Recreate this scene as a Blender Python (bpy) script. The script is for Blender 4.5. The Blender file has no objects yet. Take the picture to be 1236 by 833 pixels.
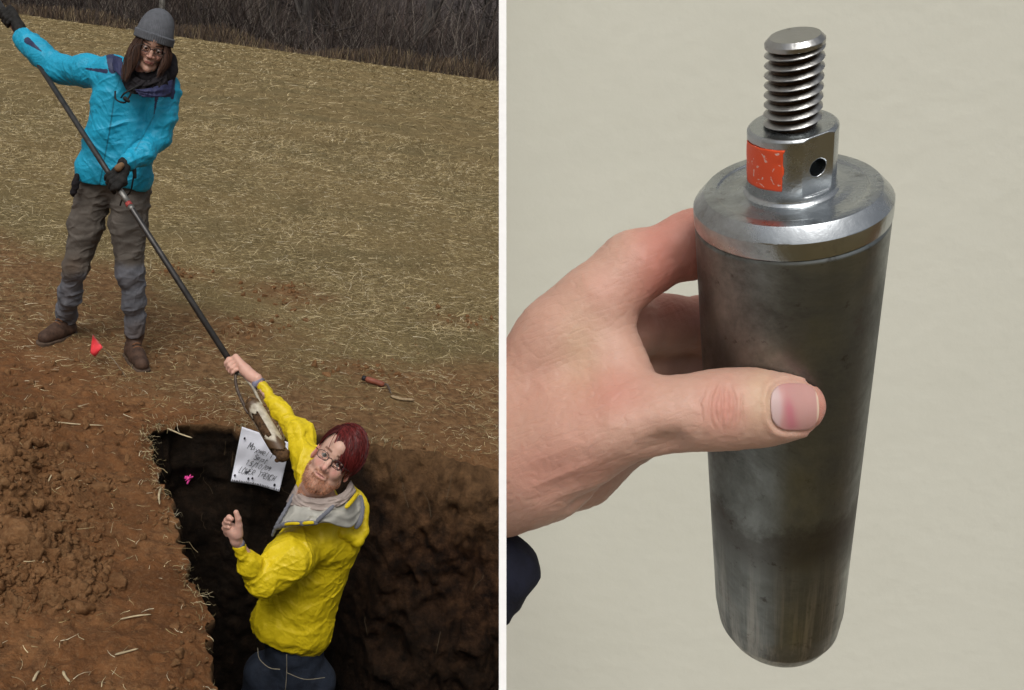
import bpy, bmesh, math, random
import numpy as np
from mathutils import Vector, Matrix

random.seed(7); np.random.seed(7)
rng = np.random.RandomState(11)
SC = bpy.context.scene
COL = SC.collection

# ------------------------------------------------------------------ camera
FPX, CX, CY = 1100.0, 420.0, 416.5
CAMH = 1.70
MC = Matrix.Rotation(math.radians(90 - 19.34), 3, 'X') @ Matrix.Rotation(math.radians(8.0), 3, 'Z')
cd = bpy.data.cameras.new('camera'); cam = bpy.data.objects.new('camera', cd); COL.objects.link(cam)
cam.matrix_world = Matrix.Translation((0, 0, CAMH)) @ MC.to_4x4()
cd.sensor_width = 36.0; cd.lens = 36.0 * FPX / 1236.0
cd.shift_x = (618 - CX) / 1236.0
cd.clip_start = 0.01; cd.clip_end = 1000
SC.camera = cam

# ------------------------------------------------------------------ sky and sun
SUN_EL, SUN_AZ = 56.0, 188.0      # azimuth clockwise from +Y: behind the camera
w = bpy.data.worlds.new('World'); SC.world = w; w.use_nodes = True
wn = w.node_tree; wn.nodes.clear()
sky = wn.nodes.new('ShaderNodeTexSky'); sky.sky_type = 'NISHITA'; sky.sun_disc = False
sky.sun_elevation = math.radians(SUN_EL); sky.sun_rotation = math.radians(SUN_AZ)
sky.air_density = 1.0; sky.dust_density = 6.0; sky.ozone_density = 1.0
hs = wn.nodes.new('ShaderNodeHueSaturation'); hs.inputs['Saturation'].default_value = 0.22
bg = wn.nodes.new('ShaderNodeBackground'); bg.inputs['Strength'].default_value = 0.085
wo = wn.nodes.new('ShaderNodeOutputWorld')
wn.links.new(sky.outputs[0], hs.inputs['Color']); wn.links.new(hs.outputs[0], bg.inputs[0]); wn.links.new(bg.outputs[0], wo.inputs[0])
sl = bpy.data.lights.new('sun', 'SUN'); sl.energy = 1.1; sl.angle = math.radians(28); sl.color = (1.0, 0.96, 0.9)
so = bpy.data.objects.new('sun', sl); COL.objects.link(so)
az, el = math.radians(SUN_AZ), math.radians(SUN_EL)
sdir = Vector((math.sin(az) * math.cos(el), math.cos(az) * math.cos(el), math.sin(el)))
so.rotation_euler = sdir.to_track_quat('Z', 'Y').to_euler(); so.location = (0, -4, 8)
SC.view_settings.view_transform = 'Standard'; SC.view_settings.look = 'None'
SC.view_settings.exposure = 0.33; SC.view_settings.gamma = 1.0
SC.cycles.max_bounces = 6

# ------------------------------------------------------------------ where a pixel of the photograph lies
MCn = np.array(MC); C0 = np.array([0, 0, CAMH])
def ray(px, py): return MCn @ np.array([(px - CX) / FPX, -(py - CY) / FPX, -1.0])
def P(px, py, Y):
    d = ray(px, py); return C0 + d * (Y / d[1])
def D(px, py, z): return C0 + ray(px, py) * z
def G(px, py, z=0.0):
    d = ray(px, py); return C0 + d * ((z - CAMH) / d[2])
def depth(p): return float(-(MCn.T @ (np.asarray(p) - C0))[2])
def RP(r, p): return r * depth(p) / FPX
RC, UC, BC = MCn[:, 0], MCn[:, 1], MCn[:, 2]

# ------------------------------------------------------------------ noise
_T = rng.rand(32, 32, 32).astype(np.float32) * 2 - 1
def noise(x, y, z):
    x = np.asarray(x, np.float32); y = np.asarray(y, np.float32); z = np.asarray(z, np.float32)
    x, y, z = np.broadcast_arrays(x, y, z)
    xi = np.floor(x).astype(np.int32); yi = np.floor(y).astype(np.int32); zi = np.floor(z).astype(np.int32)
    fx = x - xi; fy = y - yi; fz = z - zi
    fx = fx * fx * (3 - 2 * fx); fy = fy * fy * (3 - 2 * fy); fz = fz * fz * (3 - 2 * fz)
    x0 = xi & 31; y0 = yi & 31; z0 = zi & 31; x1 = (x0 + 1) & 31; y1 = (y0 + 1) & 31; z1 = (z0 + 1) & 31
    a = _T[x0, y0, z0] * (1 - fx) + _T[x1, y0, z0] * fx
    b = _T[x0, y1, z0] * (1 - fx) + _T[x1, y1, z0] * fx
    c = _T[x0, y0, z1] * (1 - fx) + _T[x1, y0, z1] * fx
    d = _T[x0, y1, z1] * (1 - fx) + _T[x1, y1, z1] * fx
    return (a * (1 - fy) + b * fy) * (1 - fz) + (c * (1 - fy) + d * fy) * fz
def fbm(x, y, z, o=4):
    s = 0; a = 1.0; t = 0
    for i in range(o):
        s = s + a * noise(x + 7.3 * i, y + 3.1 * i, z + 5.7 * i); t += a; a *= .5; x = x * 2.03; y = y * 2.03; z = z * 2.03
    return s / t
def sstep(a, b, x):
    t = np.clip((x - a) / (b - a), 0, 1); return t * t * (3 - 2 * t)

# ------------------------------------------------------------------ objects
WM = {}
def link(o, parent=None):
    COL.objects.link(o)
    if parent is not None:
        o.parent = parent
        o.matrix_parent_inverse = WM.get(parent.name, Matrix.Identity(4)).inverted()
    return o
def mesh_obj(name, V, F, m=None, parent=None, smooth=False, attrs=None, world=None):
    me = bpy.data.meshes.new(name)
    V = np.asarray(V, np.float32); 
    if isinstance(F, np.ndarray):
        n, k = F.shape
        me.vertices.add(len(V)); me.vertices.foreach_set('co', V.ravel())
        me.loops.add(n * k); me.loops.foreach_set('vertex_index', F.astype(np.int32).ravel())
        me.polygons.add(n); me.polygons.foreach_set('loop_start', np.arange(0, n * k, k, dtype=np.int32))
        me.polygons.foreach_set('loop_total', np.full(n, k, np.int32))
    else:
        me.from_pydata([tuple(map(float, v)) for v in V], [], [tuple(f) for f in F])
    if attrs:
        for an, av in attrs.items():
            av = np.asarray(av, np.float32)
            if av.ndim == 1:
                a = me.attributes.new(an, 'FLOAT', 'POINT'); a.data.foreach_set('value', av)
            else:
                a = me.attributes.new(an, 'FLOAT_COLOR', 'POINT')
                if av.shape[1] == 3: av = np.concatenate([av, np.ones((len(av), 1), np.float32)], 1)
                a.data.foreach_set('color', av.ravel())
    me.update(calc_edges=True); me.validate()
    if smooth: me.polygons.foreach_set('use_smooth', np.ones(len(me.polygons), bool))
    if m is not None: me.materials.append(m)
    o = bpy.data.objects.new(name, me)
    if world is not None and parent is None: o.matrix_world = world
    link(o, parent)
    return o
def empty(name, loc, label, cat, group=None, mat=None):
    o = bpy.data.objects.new(name, None); COL.objects.link(o)
    M = Matrix.Translation(Vector(loc)) if mat is None else mat
    o.matrix_world = M; WM[o.name] = M.copy()
    o.empty_display_size = .05
    tag(o, label, cat, group); return o
def tag(o, label=None, cat=None, group=None, kind=None):
    if label: o['label'] = label
    if cat: o['category'] = cat
    if group: o['group'] = group
    if kind: o['kind'] = kind
    return o

# ------------------------------------------------------------------ tubes and ribbons
def tube(pts, rad, n=10, caps=True):
    pts = np.asarray(pts, float); m = len(pts)
    rad = np.broadcast_to(np.asarray(rad, float), (m,))
    T = np.gradient(pts, axis=0); T /= np.linalg.norm(T, axis=1)[:, None] + 1e-12
    ref = np.array([0, 0, 1.]) if abs(T[0, 2]) < .9 else np.array([1., 0, 0])
    u = np.cross(T[0], ref); u /= np.linalg.norm(u); V = []
    for i in range(m):
        u = u - T[i] * (u @ T[i]); u /= np.linalg.norm(u); v = np.cross(T[i], u)
        a = np.arange(n) * 2 * np.pi / n
        V.append(pts[i] + rad[i] * (np.cos(a)[:, None] * u + np.sin(a)[:, None] * v))
    V = np.concatenate(V); F = []
    for i in range(m - 1):
        for j in range(n):
            k = (j + 1) % n; F.append((i * n + j, i * n + k, (i + 1) * n + k, (i + 1) * n + j))
    if caps:
        F.append(tuple(range(n))[::-1]); F.append(tuple((m - 1) * n + j for j in range(n)))
    return V, F
def join(parts):
    V = []; F = []; o = 0
    for v, f in parts:
        V.append(np.asarray(v)); F += [tuple(i + o for i in t) for t in f]; o += len(v)
    return np.concatenate(V), F
def spline(pts, n):
    pts = np.asarray(pts, float); m = len(pts)
    q = np.vstack([2 * pts[0] - pts[1], pts, 2 * pts[-1] - pts[-2]])
    out = []
    for t in np.linspace(0, m - 1, n):
        i = min(int(t), m - 2); f = t - i; a, b, c, d = q[i], q[i + 1], q[i + 2], q[i + 3]
        out.append(.5 * (2 * b + (c - a) * f + (2 * a - 5 * b + 4 * c - d) * f ** 2 + (3 * b - a - 3 * c + d) * f ** 3))
    return np.array(out)
def lathe(prof, n=64):
    prof = np.asarray(prof, float); a = np.arange(n) * 2 * np.pi / n; V = []
    for r, z in prof: V.append(np.stack([r * np.cos(a), r * np.sin(a), np.full(n, z)], 1))
    F = []
    for i in range(len(prof) - 1):
        for j in range(n):
            k = (j + 1) % n; F.append((i * n + j, i * n + k, (i + 1) * n + k, (i + 1) * n + j))
    return np.concatenate(V), F
def ribbons(paths, widths, side):
    """paths (n, m, 3); widths (n, m); side (n, 3) -> verts, quads"""
    n, m, _ = paths.shape
    s = side[:, None, :] * widths[:, :, None] * .5
    V = np.stack([paths - s, paths + s], 2).reshape(-1, 3)
    b = (np.arange(n) * m * 2)[:, None] + (np.arange(m - 1) * 2)[None]
    b = b.ravel(); F = np.stack([b, b + 1, b + 3, b + 2], 1)
    return V, F

# ------------------------------------------------------------------ signed-distance sculpting
class SDF:
    def __init__(s, lo, hi, h):
        s.lo = np.asarray(lo, float); s.h = h
        s.n = (np.ceil((np.asarray(hi, float) - s.lo) / h)).astype(int) + 1
        s.F = np.full(s.n, 1.0, np.float32)
    def sub(s, lo, hi):
        a = np.clip(np.floor((lo - s.lo) / s.h).astype(int), 0, s.n); b = np.clip(np.ceil((hi - s.lo) / s.h).astype(int) + 1, 0, s.n)
        sl = tuple(slice(i, j) for i, j in zip(a, b))
        ax = [(s.lo[i] + s.h * np.arange(a[i], b[i])).astype(np.float32) for i in range(3)]
        X, Y, Z = np.meshgrid(*ax, indexing='ij', sparse=False)
        return sl, X, Y, Z
    def put(s, sl, d, k, op='add'):
        if d.size == 0: return
        F = s.F[sl]
        if op == 'add':
            h = np.clip(.5 + .5 * (F - d) / k, 0, 1); s.F[sl] = F * (1 - h) + d * h - k * h * (1 - h)
        elif op == 'cut':
            h = np.clip(.5 - .5 * (F + d) / k, 0, 1); s.F[sl] = F * (1 - h) + (-d) * h + k * h * (1 - h)
    def cap(s, a, b, ra, rb=None, k=.01, op='add', fold=None, flat=None):
        a = np.asarray(a, float); b = np.asarray(b, float); rb = ra if rb is None else rb
        m = max(ra, rb) + k * 1.5 + 3 * s.h + (fold[0] if fold else 0)
        sl, X, Y, Z = s.sub(np.minimum(a, b) - m, np.maximum(a, b) + m)
        if X.size == 0: return
        d = b - a; L = np.linalg.norm(d) + 1e-9; d = d / L
        x, y, z = X - a[0], Y - a[1], Z - a[2]
        t = x * d[0] + y * d[1] + z * d[2]; tc = np.clip(t, 0, L)
        qx, qy, qz = x - tc * d[0], y - tc * d[1], z - tc * d[2]
        if flat is not None:            # (direction, factor): squash across that direction
            f = np.asarray(flat[0], float); f = f / np.linalg.norm(f)
            c = (qx * f[0] + qy * f[1] + qz * f[2]) * (1 / flat[1] - 1)
            qx, qy, qz = qx + c * f[0], qy + c * f[1], qz + c * f[2]
        q = np.sqrt(qx * qx + qy * qy + qz * qz)
        w = tc / L; dd = q - (ra + (rb - ra) * w)
        if flat is not None and flat[1] < 1: dd = dd * flat[1] ** .5
        if fold:
            amp, fr, sd = fold[:3]
            ref = np.array([0, 0, 1.]) if abs(d[2]) < .8 else np.array([0, 1., 0]); u = np.cross(d, ref); u /= np.linalg.norm(u); v = np.cross(d, u)
            pu = x * u[0] + y * u[1] + z * u[2]; pv = x * v[0] + y * v[1] + z * v[2]
            n1 = noise(t * fr + pu * fr * .55 + sd, pu * fr * .33 + sd * 1.7, pv * fr * .33 + 3)
            n2 = noise(t * fr * 2.1 - pv * fr * .9 + sd * 3, pu * fr * .7, pv * fr * .7 + sd)
            dd = dd + amp * (np.abs(n1) * 1.8 - .5 + .7 * (np.abs(n2) - .35))
        s.put(sl, dd.astype(np.float32), k, op)
    def chain(s, pts, rs, k=.01, **kw):
        for i in range(len(pts) - 1): s.cap(pts[i], pts[i + 1], rs[i], rs[i + 1], k, **kw)
    def ell(s, c, r, A=None, k=.01, op='add'):
        """ellipsoid: centre, radii along the columns of A"""
        c = np.asarray(c, float); r = np.asarray(r, float); A = np.eye(3) if A is None else A
        m = r.max() + k * 1.5 + 3 * s.h
        sl, X, Y, Z = s.sub(c - m, c + m)
        if X.size == 0: return
        x, y, z = X - c[0], Y - c[1], Z - c[2]
        q = [(x * A[0, i] + y * A[1, i] + z * A[2, i]) for i in range(3)]
        k0 = np.sqrt(sum((q[i] / r[i]) ** 2 for i in range(3))); k1 = np.sqrt(sum((q[i] / r[i] ** 2) ** 2 for i in range(3)))
        d = k0 * (k0 - 1) / (k1 + 1e-9)
        s.put(sl, d.astype(np.float32), k, op)
    def half(s, p, n, k=.001):
        """keep what lies on the side of p that n points to"""
        sl, X, Y, Z = s.sub(s.lo, s.lo + s.h * s.n)
        d = (X - p[0]) * n[0] + (Y - p[1]) * n[1] + (Z - p[2]) * n[2]
        s.F = np.maximum(s.F, -d).astype(np.float32)
    def grid(s):
        ax = [(s.lo[i] + s.h * np.arange(s.n[i])).astype(np.float32) for i in range(3)]
        return np.meshgrid(*ax, indexing='ij')
    def mesh(s, smooth=1):
        F = s.F; S = F < 0
        cs = S[:-1, :-1, :-1].astype(np.int8)
        cnt = sum(S[i:F.shape[0] - 1 + i, j:F.shape[1] - 1 + j, k:F.shape[2] - 1 + k].astype(np.int8) for i in (0, 1) for j in (0, 1) for k in (0, 1))
        act = (cnt > 0) & (cnt < 8); idx = np.full(cs.shape, -1, np.int64)
        I, J, K = np.nonzero(act); idx[I, J, K] = np.arange(len(I))
        acc = np.zeros((len(I), 3)); num = np.zeros(len(I))
        for ax in range(3):
            o1, o2 = [a for a in range(3) if a != ax]
            for u in (0, 1):
                for v in (0, 1):
                    p = [I.copy(), J.copy(), K.copy()]; p[o1] = p[o1] + u; p[o2] = p[o2] + v
                    q = [c.copy() for c in p]; q[ax] = q[ax] + 1
                    f0 = F[p[0], p[1], p[2]]; f1 = F[q[0], q[1], q[2]]; mk = (f0 < 0) != (f1 < 0)
                    t = np.where(mk, f0 / np.where(mk, f0 - f1, 1), 0)
                    pos = np.stack([c.astype(float) for c in p], 1); pos[:, ax] += t
                    acc += pos * mk[:, None]; num += mk
        V = s.lo + s.h * (acc / num[:, None]); Q = []
        for ax in range(3):
            o1, o2 = [(1, 2), (2, 0), (0, 1)][ax]
            a = [slice(None)] * 3; b = [slice(None)] * 3; a[ax] = slice(0, -1); b[ax] = slice(1, None)
            ch = S[tuple(a)] != S[tuple(b)]; p = list(np.nonzero(ch))
            ok = (p[o1] > 0) & (p[o2] > 0) & (p[o1] < F.shape[o1] - 1) & (p[o2] < F.shape[o2] - 1)
            p = [c[ok] for c in p]; ins = S[p[0], p[1], p[2]]
            def at(du, dv):
                q = [c.copy() for c in p]; q[o1] = q[o1] - du; q[o2] = q[o2] - dv; return idx[q[0], q[1], q[2]]
            f = np.stack([at(1, 1), at(0, 1), at(0, 0), at(1, 0)], 1)
            f[~ins] = f[~ins][:, ::-1]; Q.append(f)
        Q = np.concatenate(Q); Q = Q[(Q >= 0).all(1)]
        for _ in range(smooth):
            A = np.zeros_like(V); n = np.zeros(len(V))
            for i in range(4):
                j = (i + 1) % 4
                for c in range(3):
                    A[:, c] += np.bincount(Q[:, i], V[Q[:, j], c], len(V)) + np.bincount(Q[:, j], V[Q[:, i], c], len(V))
                n += np.bincount(Q[:, i], minlength=len(V)) + np.bincount(Q[:, j], minlength=len(V))
            V = V * .5 + .5 * A / np.maximum(n, 1)[:, None]
        return V, Q
def normals(V, Q):
    n = np.cross(V[Q[:, 2]] - V[Q[:, 0]], V[Q[:, 3]] - V[Q[:, 1]]); N = np.zeros_like(V)
    for i in range(4):
        for c in range(3): N[:, c] += np.bincount(Q[:, i], n[:, c], len(V))
    return N / (np.linalg.norm(N, axis=1)[:, None] + 1e-12)
def subdiv(V, Q):
    e = np.concatenate([Q[:, [i, (i + 1) % 4]] for i in range(4)]); es = np.sort(e, 1); key = es[:, 0].astype(np.int64) * (len(V) + 1) + es[:, 1]
    uk, inv = np.unique(key, return_inverse=True); inv = inv.ravel(); first = np.zeros((len(uk), 2), np.int64); first[inv] = es
    n, m, k = len(V), len(uk), len(Q); mid = V[first].mean(1); cen = V[Q].mean(1); E = inv.reshape(4, k).T + n; c = np.arange(k) + n + m
    F = np.concatenate([np.stack([Q[:, i], E[:, i], c, E[:, (i + 3) % 4]], 1) for i in range(4)]); return np.concatenate([V, mid, cen]), F
def creased(V, Q, amp, fr, sd=0., dirs=((0, 0, 1),), stretch=.25):
    """long sharp-edged cloth folds pushed along the normals, each running along one of the given directions"""
    N = normals(V, Q); tot = 0; wts = 0
    for i, d in enumerate(dirs):
        d = np.asarray(d, float); d = d / np.linalg.norm(d)
        W = V - (1 - stretch) * (V @ d)[:, None] * d; x, y, z = W.T * fr
        wx = noise(x * .4 + sd + i, y * .4, z * .4) * .9; wz = noise(x * .4, y * .4 + sd, z * .4 + 9 + i) * .9
        r1 = 1 - np.abs(noise(x + wx + 5 * i, y + sd, z + wz)) * 4.2; r2 = 1 - np.abs(noise(x * 2.3 + wz + sd, y * 2.3 + i, z * 2.3 - wx)) * 4.2
        w_ = np.clip(.5 + 1.6 * noise(V[:, 0] * 4 + 11 * i, V[:, 1] * 4 + sd, V[:, 2] * 4), 0, 1) + .05
        tot = tot + w_ * (np.clip(r1, -.25, 1) + .5 * np.clip(r2, -.25, 1)); wts = wts + w_
    return V + N * (amp * (tot / wts - .25))[:, None]
def sharpen(o, deg=32):
    bm = bmesh.new(); bm.from_mesh(o.data); c = math.radians(deg)
    for e in bm.edges:
        if len(e.link_faces) == 2 and e.calc_face_angle(0) > c: e.smooth = False
    bm.to_mesh(o.data); bm.free()
def box_of(pts, m):
    p = np.array(pts); return p.min(0) - m, p.max(0) + m

# ------------------------------------------------------------------ materials
def lin(r, g, b):
    f = lambda c: (c / 255 / 12.92) if c / 255 <= .04045 else ((c / 255 + .055) / 1.055) ** 2.4
    return (f(r), f(g), f(b))
class M_:
    def __init__(s, name):
        s.m = bpy.data.materials.new(name); s.m.use_nodes = True; s.t = s.m.node_tree; s.b = s.t.nodes['Principled BSDF']
        s.tc = s.t.nodes.new('ShaderNodeTexCoord')
    def n(s, typ, **kw):
        x = s.t.nodes.new(typ)
        for k, v in kw.items(): setattr(x, k, v)
        return x
    def l(s, a, b): s.t.links.new(a, b)
    def noise(s, scale, detail=4, rough=.55, vec=None, stretch=None, dist=0.):
        x = s.n('ShaderNodeTexNoise'); x.inputs['Scale'].default_value = scale; x.inputs['Detail'].default_value = detail
        x.inputs['Roughness'].default_value = rough; x.inputs['Distortion'].default_value = dist
        v = s.tc.outputs['Object'] if vec is None else vec
        if stretch:
            mp = s.n('ShaderNodeMapping'); mp.inputs['Scale'].default_value = stretch; s.l(v, mp.inputs['Vector']); v = mp.outputs[0]
        s.l(v, x.inputs['Vector']); return x.outputs['Fac']
    def ramp(s, fac, stops):
        r = s.n('ShaderNodeValToRGB'); e = r.color_ramp.elements
        while len(e) > 1: e.remove(e[-1])
        e[0].position = stops[0][0]; e[0].color = tuple(stops[0][1]) + (1,) if hasattr(stops[0][1], '__len__') else (stops[0][1],) * 3 + (1,)
        for p, c in stops[1:]:
            x = e.new(p); x.color = tuple(c) + (1,) if hasattr(c, '__len__') else (c,) * 3 + (1,)
        s.l(fac, r.inputs[0]); return r.outputs[0]
    def mix(s, fac, a, b, mode='MIX'):
        x = s.n('ShaderNodeMix', data_type='RGBA', blend_type=mode)
        for i, v in ((0, fac), (6, a), (7, b)):
            if isinstance(v, bpy.types.NodeSocket): s.l(v, x.inputs[i])
            elif i == 0: x.inputs[0].default_value = v
            else: x.inputs[i].default_value = tuple(v) + (1,)
        return x.outputs[2]
    def math(s, op, a, b=0.):
        x = s.n('ShaderNodeMath', operation=op)
        for i, v in ((0, a), (1, b)):
            if isinstance(v, bpy.types.NodeSocket): s.l(v, x.inputs[i])
            else: x.inputs[i].default_value = v
        return x.outputs[0]
    def attr(s, name, out='Fac'):
        x = s.n('ShaderNodeAttribute'); x.attribute_name = name; return x.outputs[out]
    def bump(s, h, dist, strength=1., prev=None):
        x = s.n('ShaderNodeBump'); x.inputs['Strength'].default_value = strength; x.inputs['Distance'].default_value = dist
        s.l(h, x.inputs['Height'])
        if prev is not None: s.l(prev, x.inputs['Normal'])
        s.l(x.outputs[0], s.b.inputs['Normal']); return x.outputs[0]
    def set(s, **kw):
        for k, v in kw.items():
            i = s.b.inputs[{'color': 'Base Color', 'rough': 'Roughness', 'metal': 'Metallic', 'spec': 'Specular IOR Level', 'sss': 'Subsurface Weight', 'sssr': 'Subsurface Radius', 'ssss': 'Subsurface Scale', 'coat': 'Coat Weight', 'sheen': 'Sheen Weight'}[k]]
            if isinstance(v, bpy.types.NodeSocket): s.l(v, i)
            elif hasattr(v, '__len__') and k == 'color': i.default_value = tuple(v) + (1,)
            else: i.default_value = v
        return s.m
def simple(name, c, rough=.7, var=.25, sc=30, bsc=200, bd=.001, metal=0., spec=.3):
    m = M_(name); n = m.noise(sc, 4)
    c = np.array(c)
    col = m.ramp(n, [(.3, tuple(c * (1 - var))), (.7, tuple(np.minimum(c * (1 + var), 1)))])
    m.bump(m.noise(bsc, 3), bd, .6)
    return m.set(color=col, rough=rough, metal=metal, spec=spec)
# ================================================================== THE SETTING
# pit outline, traced on the ground
OUT_PX = [(184, 520), (205, 511), (235, 507), (270, 511), (305, 515), (345, 521), (385, 524), (425, 528), (455, 533), (500, 541), (550, 552), (610, 566), (700, 592), (820, 650),
          (900, 760), (860, 960), (700, 1100), (480, 1130), (330, 1080), (280, 960), (268, 860), (264, 790), (255, 735), (236, 700), (221, 672), (206, 640), (199, 600), (191, 560)]
op = np.array([G(*p)[:2] for p in OUT_PX]); opc = np.vstack([op, op[:1]])
seg = []
for i in range(len(op)):
    a, b, c, d = op[i - 1], op[i], op[(i + 1) % len(op)], op[(i + 2) % len(op)]
    for t in np.linspace(0, 1, 12, endpoint=False):
        seg.append(.5 * (2 * b + (c - a) * t + (2 * a - 5 * b + 4 * c - d) * t * t + (3 * b - a - 3 * c + d) * t ** 3))
seg = np.array(seg)
def resample(pl, h):
    c = np.vstack([pl, pl[:1]]); L = np.r_[0, np.cumsum(np.linalg.norm(np.diff(c, axis=0), axis=1))]
    t = np.linspace(0, L[-1], int(L[-1] / h), endpoint=False)
    return np.stack([np.interp(t, L, c[:, k]) for k in (0, 1)], 1)
OL = resample(seg, .012)
tn = np.roll(OL, -1, 0) - np.roll(OL, 1, 0); tn /= np.linalg.norm(tn, axis=1)[:, None]
ar = .5 * np.sum(OL[:, 0] * np.roll(OL[:, 1], -1) - np.roll(OL[:, 0], -1) * OL[:, 1])
NI = np.stack([-tn[:, 1], tn[:, 0]], 1) * (1 if ar > 0 else -1)      # inward
jit = fbm(OL[:, 0] * 4.5, OL[:, 1] * 4.5, 0.5, 5) * .065 + .02 * noise(OL[:, 0] * 33, OL[:, 1] * 33, 2)
OL = OL + NI * jit[:, None]
def pit_sd(x, y):
    """signed distance to the outline (negative inside) and nearest point, for points near the pit"""
    x = np.asarray(x, float); y = np.asarray(y, float)
    sd = np.full(x.shape, 9.0); near = np.stack([x, y], -1)
    lo = OL.min(0) - .25; hi = OL.max(0) + .25
    m = (x > lo[0]) & (x < hi[0]) & (y > lo[1]) & (y < hi[1])
    px, py = x[m], y[m]; O = OL.astype(np.float32); res = np.empty(len(px)); nr = np.empty((len(px), 2)); B = np.roll(O, -1, 0)
    for s in range(0, len(px), 6000):
        a = px[s:s + 6000, None].astype(np.float32); b = py[s:s + 6000, None].astype(np.float32)
        d2 = (a - O[:, 0]) ** 2 + (b - O[:, 1]) ** 2; k = d2.argmin(1)
        cr = ((O[:, 1] > b) != (B[:, 1] > b)) & (a < (B[:, 0] - O[:, 0]) * (b - O[:, 1]) / (B[:, 1] - O[:, 1] + 1e-9) + O[:, 0])
        ins = cr.sum(1) % 2 == 1; d = np.sqrt(d2[np.arange(len(k)), k]); res[s:s + 6000] = np.where(ins, -d, d); nr[s:s + 6000] = O[k]
    sd[m] = res; near[m] = nr
    return sd, near
HEAP = [(G(5, 600)[:2], .30, .085), (G(25, 690)[:2], .15, .05), (G(0, 520)[:2], .22, .06), (G(75, 700)[:2], .10, .035), (G(95, 725)[:2], .05, .015), (G(-60, 650)[:2], .4, .16)]
CLOD = [(G(130, 655)[:2], .16, .012), (G(180, 640)[:2], .14, .012)]
def heapmask(x, y):
    m = 0
    for (c, r, h) in HEAP: m = m + h * np.exp(-((x - c[0]) ** 2 + (y - c[1]) ** 2) / (2 * (r * .54) ** 2))
    return m
SPOTS = [(G(345, 355)[:2], .30, 1.), (G(215, 330)[:2], .22, .8), (G(300, 395)[:2], .30, 1.), (G(440, 450)[:2], .25, 1.), (G(560, 390)[:2], .25, .6)]
def soilness(x, y):
    n = fbm(x * 1.1, y * 1.1, 2.2, 3)
    s = 1 - sstep(4.25, 5.7, y + n * 1.9 + .25 * x)
    for c, r, a in SPOTS: s = np.maximum(s, a * np.exp(-(((x - c[0]) / r) ** 2 + ((y - c[1]) / (r * .7)) ** 2) * (1 + 1.2 * fbm(x * 6, y * 6, 4.4, 3))))
    return s
def bare(x, y):
    """bare trodden soil, front left"""
    n = fbm(x * 2.3, y * 2.3, 8.2, 3)
    e = 4.0 + .25 * n - .42 * (x + .9)
    b = (1 - sstep(-.35, .15, y - e)) * sstep(-.28, -.62, x + .12 * n + .25 * (y - 3.5))
    b = np.maximum(b, (1 - sstep(2.9, 3.3, y)) * (x < 0))
    r = sstep(.15, .6, x) * (1 - sstep(3.2, 4.1, y + n * .6)) * .55
    return np.clip(np.maximum(b, r), 0, 1)
def H(x, y):
    x = np.asarray(x, float); y = np.asarray(y, float)
    so_ = soilness(x, y); near = 1 / (1 + (y / 9) ** 2)
    z = .02 * fbm(x * .8, y * .8, 1.1, 2) * near
    rough = .35 + .65 * so_
    ba = bare(x, y)
    z = z + near * rough * (1 - .55 * ba) * (.028 * fbm(x * 5, y * 5, 4.1, 3) + .012 * fbm(x * 19, y * 19, 9.1, 3))
    z = z + near * .006 * fbm(x * 40, y * 40, 3.3, 2) * (1 + so_)
    # lumpy patches of broken crust in the bare part
    lump = sstep(.05, .45, fbm(x * 2.1 + 3, y * 2.1, 6.6, 3))
    rid = 1 - np.abs(fbm(x * 16, y * 16, 1.9, 3)) * 2.2
    z = z + ba * (.35 + lump) * .016 * rid
    hm = heapmask(x, y)
    cl = np.clip(hm * 9, 0, 1)
    z = z + hm * (.8 + .7 * fbm(x * 7, y * 7, 0.3, 3)) + cl * (.045 * fbm(x * 14, y * 14, 7.7, 4) + .018 * sstep(-.1, .25, fbm(x * 30, y * 30, 5.5, 3)) + .010 * fbm(x * 70, y * 70, 2.5, 2))
    return z
GROUND_RISE = 0.0

# ---- ground sheet: rows that grow with distance, dense in the middle
ys = [.35]
while ys[-1] < 6.5: ys.append(ys[-1] * 1.0042)
while ys[-1] < 260: ys.append(ys[-1] * (1.016 if ys[-1] < 60 else 1.06))
ys = np.array(ys); sc_ = np.concatenate([-np.geomspace(.62, 40, 40)[::-1], np.linspace(-.615, .68, 500), np.geomspace(.69, 40, 40)])
nr, nc = len(ys), len(sc_)
X = ys[:, None] * sc_[None]; Yg = np.repeat(ys[:, None], nc, 1)
sd, near_ = pit_sd(X, Yg)
cell = np.maximum(ys * .0042, ys * .0026)[:, None] * 1.0
snap = (sd < cell * .9) & (sd > -cell * .9)
X = np.where(snap, near_[..., 0], X); Yg = np.where(snap, near_[..., 1], Yg); sd = np.where(snap, 0, sd)
Zg = H(X, Yg)
lip = np.exp(-np.clip(sd, 0, 9) / .03); Zg = Zg - lip * .012 - sstep(.25, 0, sd) * 0
V = np.stack([X, Yg, Zg], -1).reshape(-1, 3)
ii = (np.arange(nr - 1)[:, None] * nc + np.arange(nc - 1)[None]).ravel()
Fq = np.stack([ii, ii + 1, ii + nc + 1, ii + nc], 1)
sdf_ = sd.ravel(); keep = (sdf_[Fq] >= 0).all(1) & (sdf_[Fq].max(1) >= 0); 
keep &= ~((sdf_[Fq] == 0).all(1) & (np.abs(V[Fq][:, :, 0]).max(1) > 50))
Fq = Fq[keep]
so_a = soilness(V[:, 0], V[:, 1]); ba_a = bare(V[:, 0], V[:, 1]); hp_a = np.clip(heapmask(V[:, 0], V[:, 1]) * 12, 0, 1)
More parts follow.
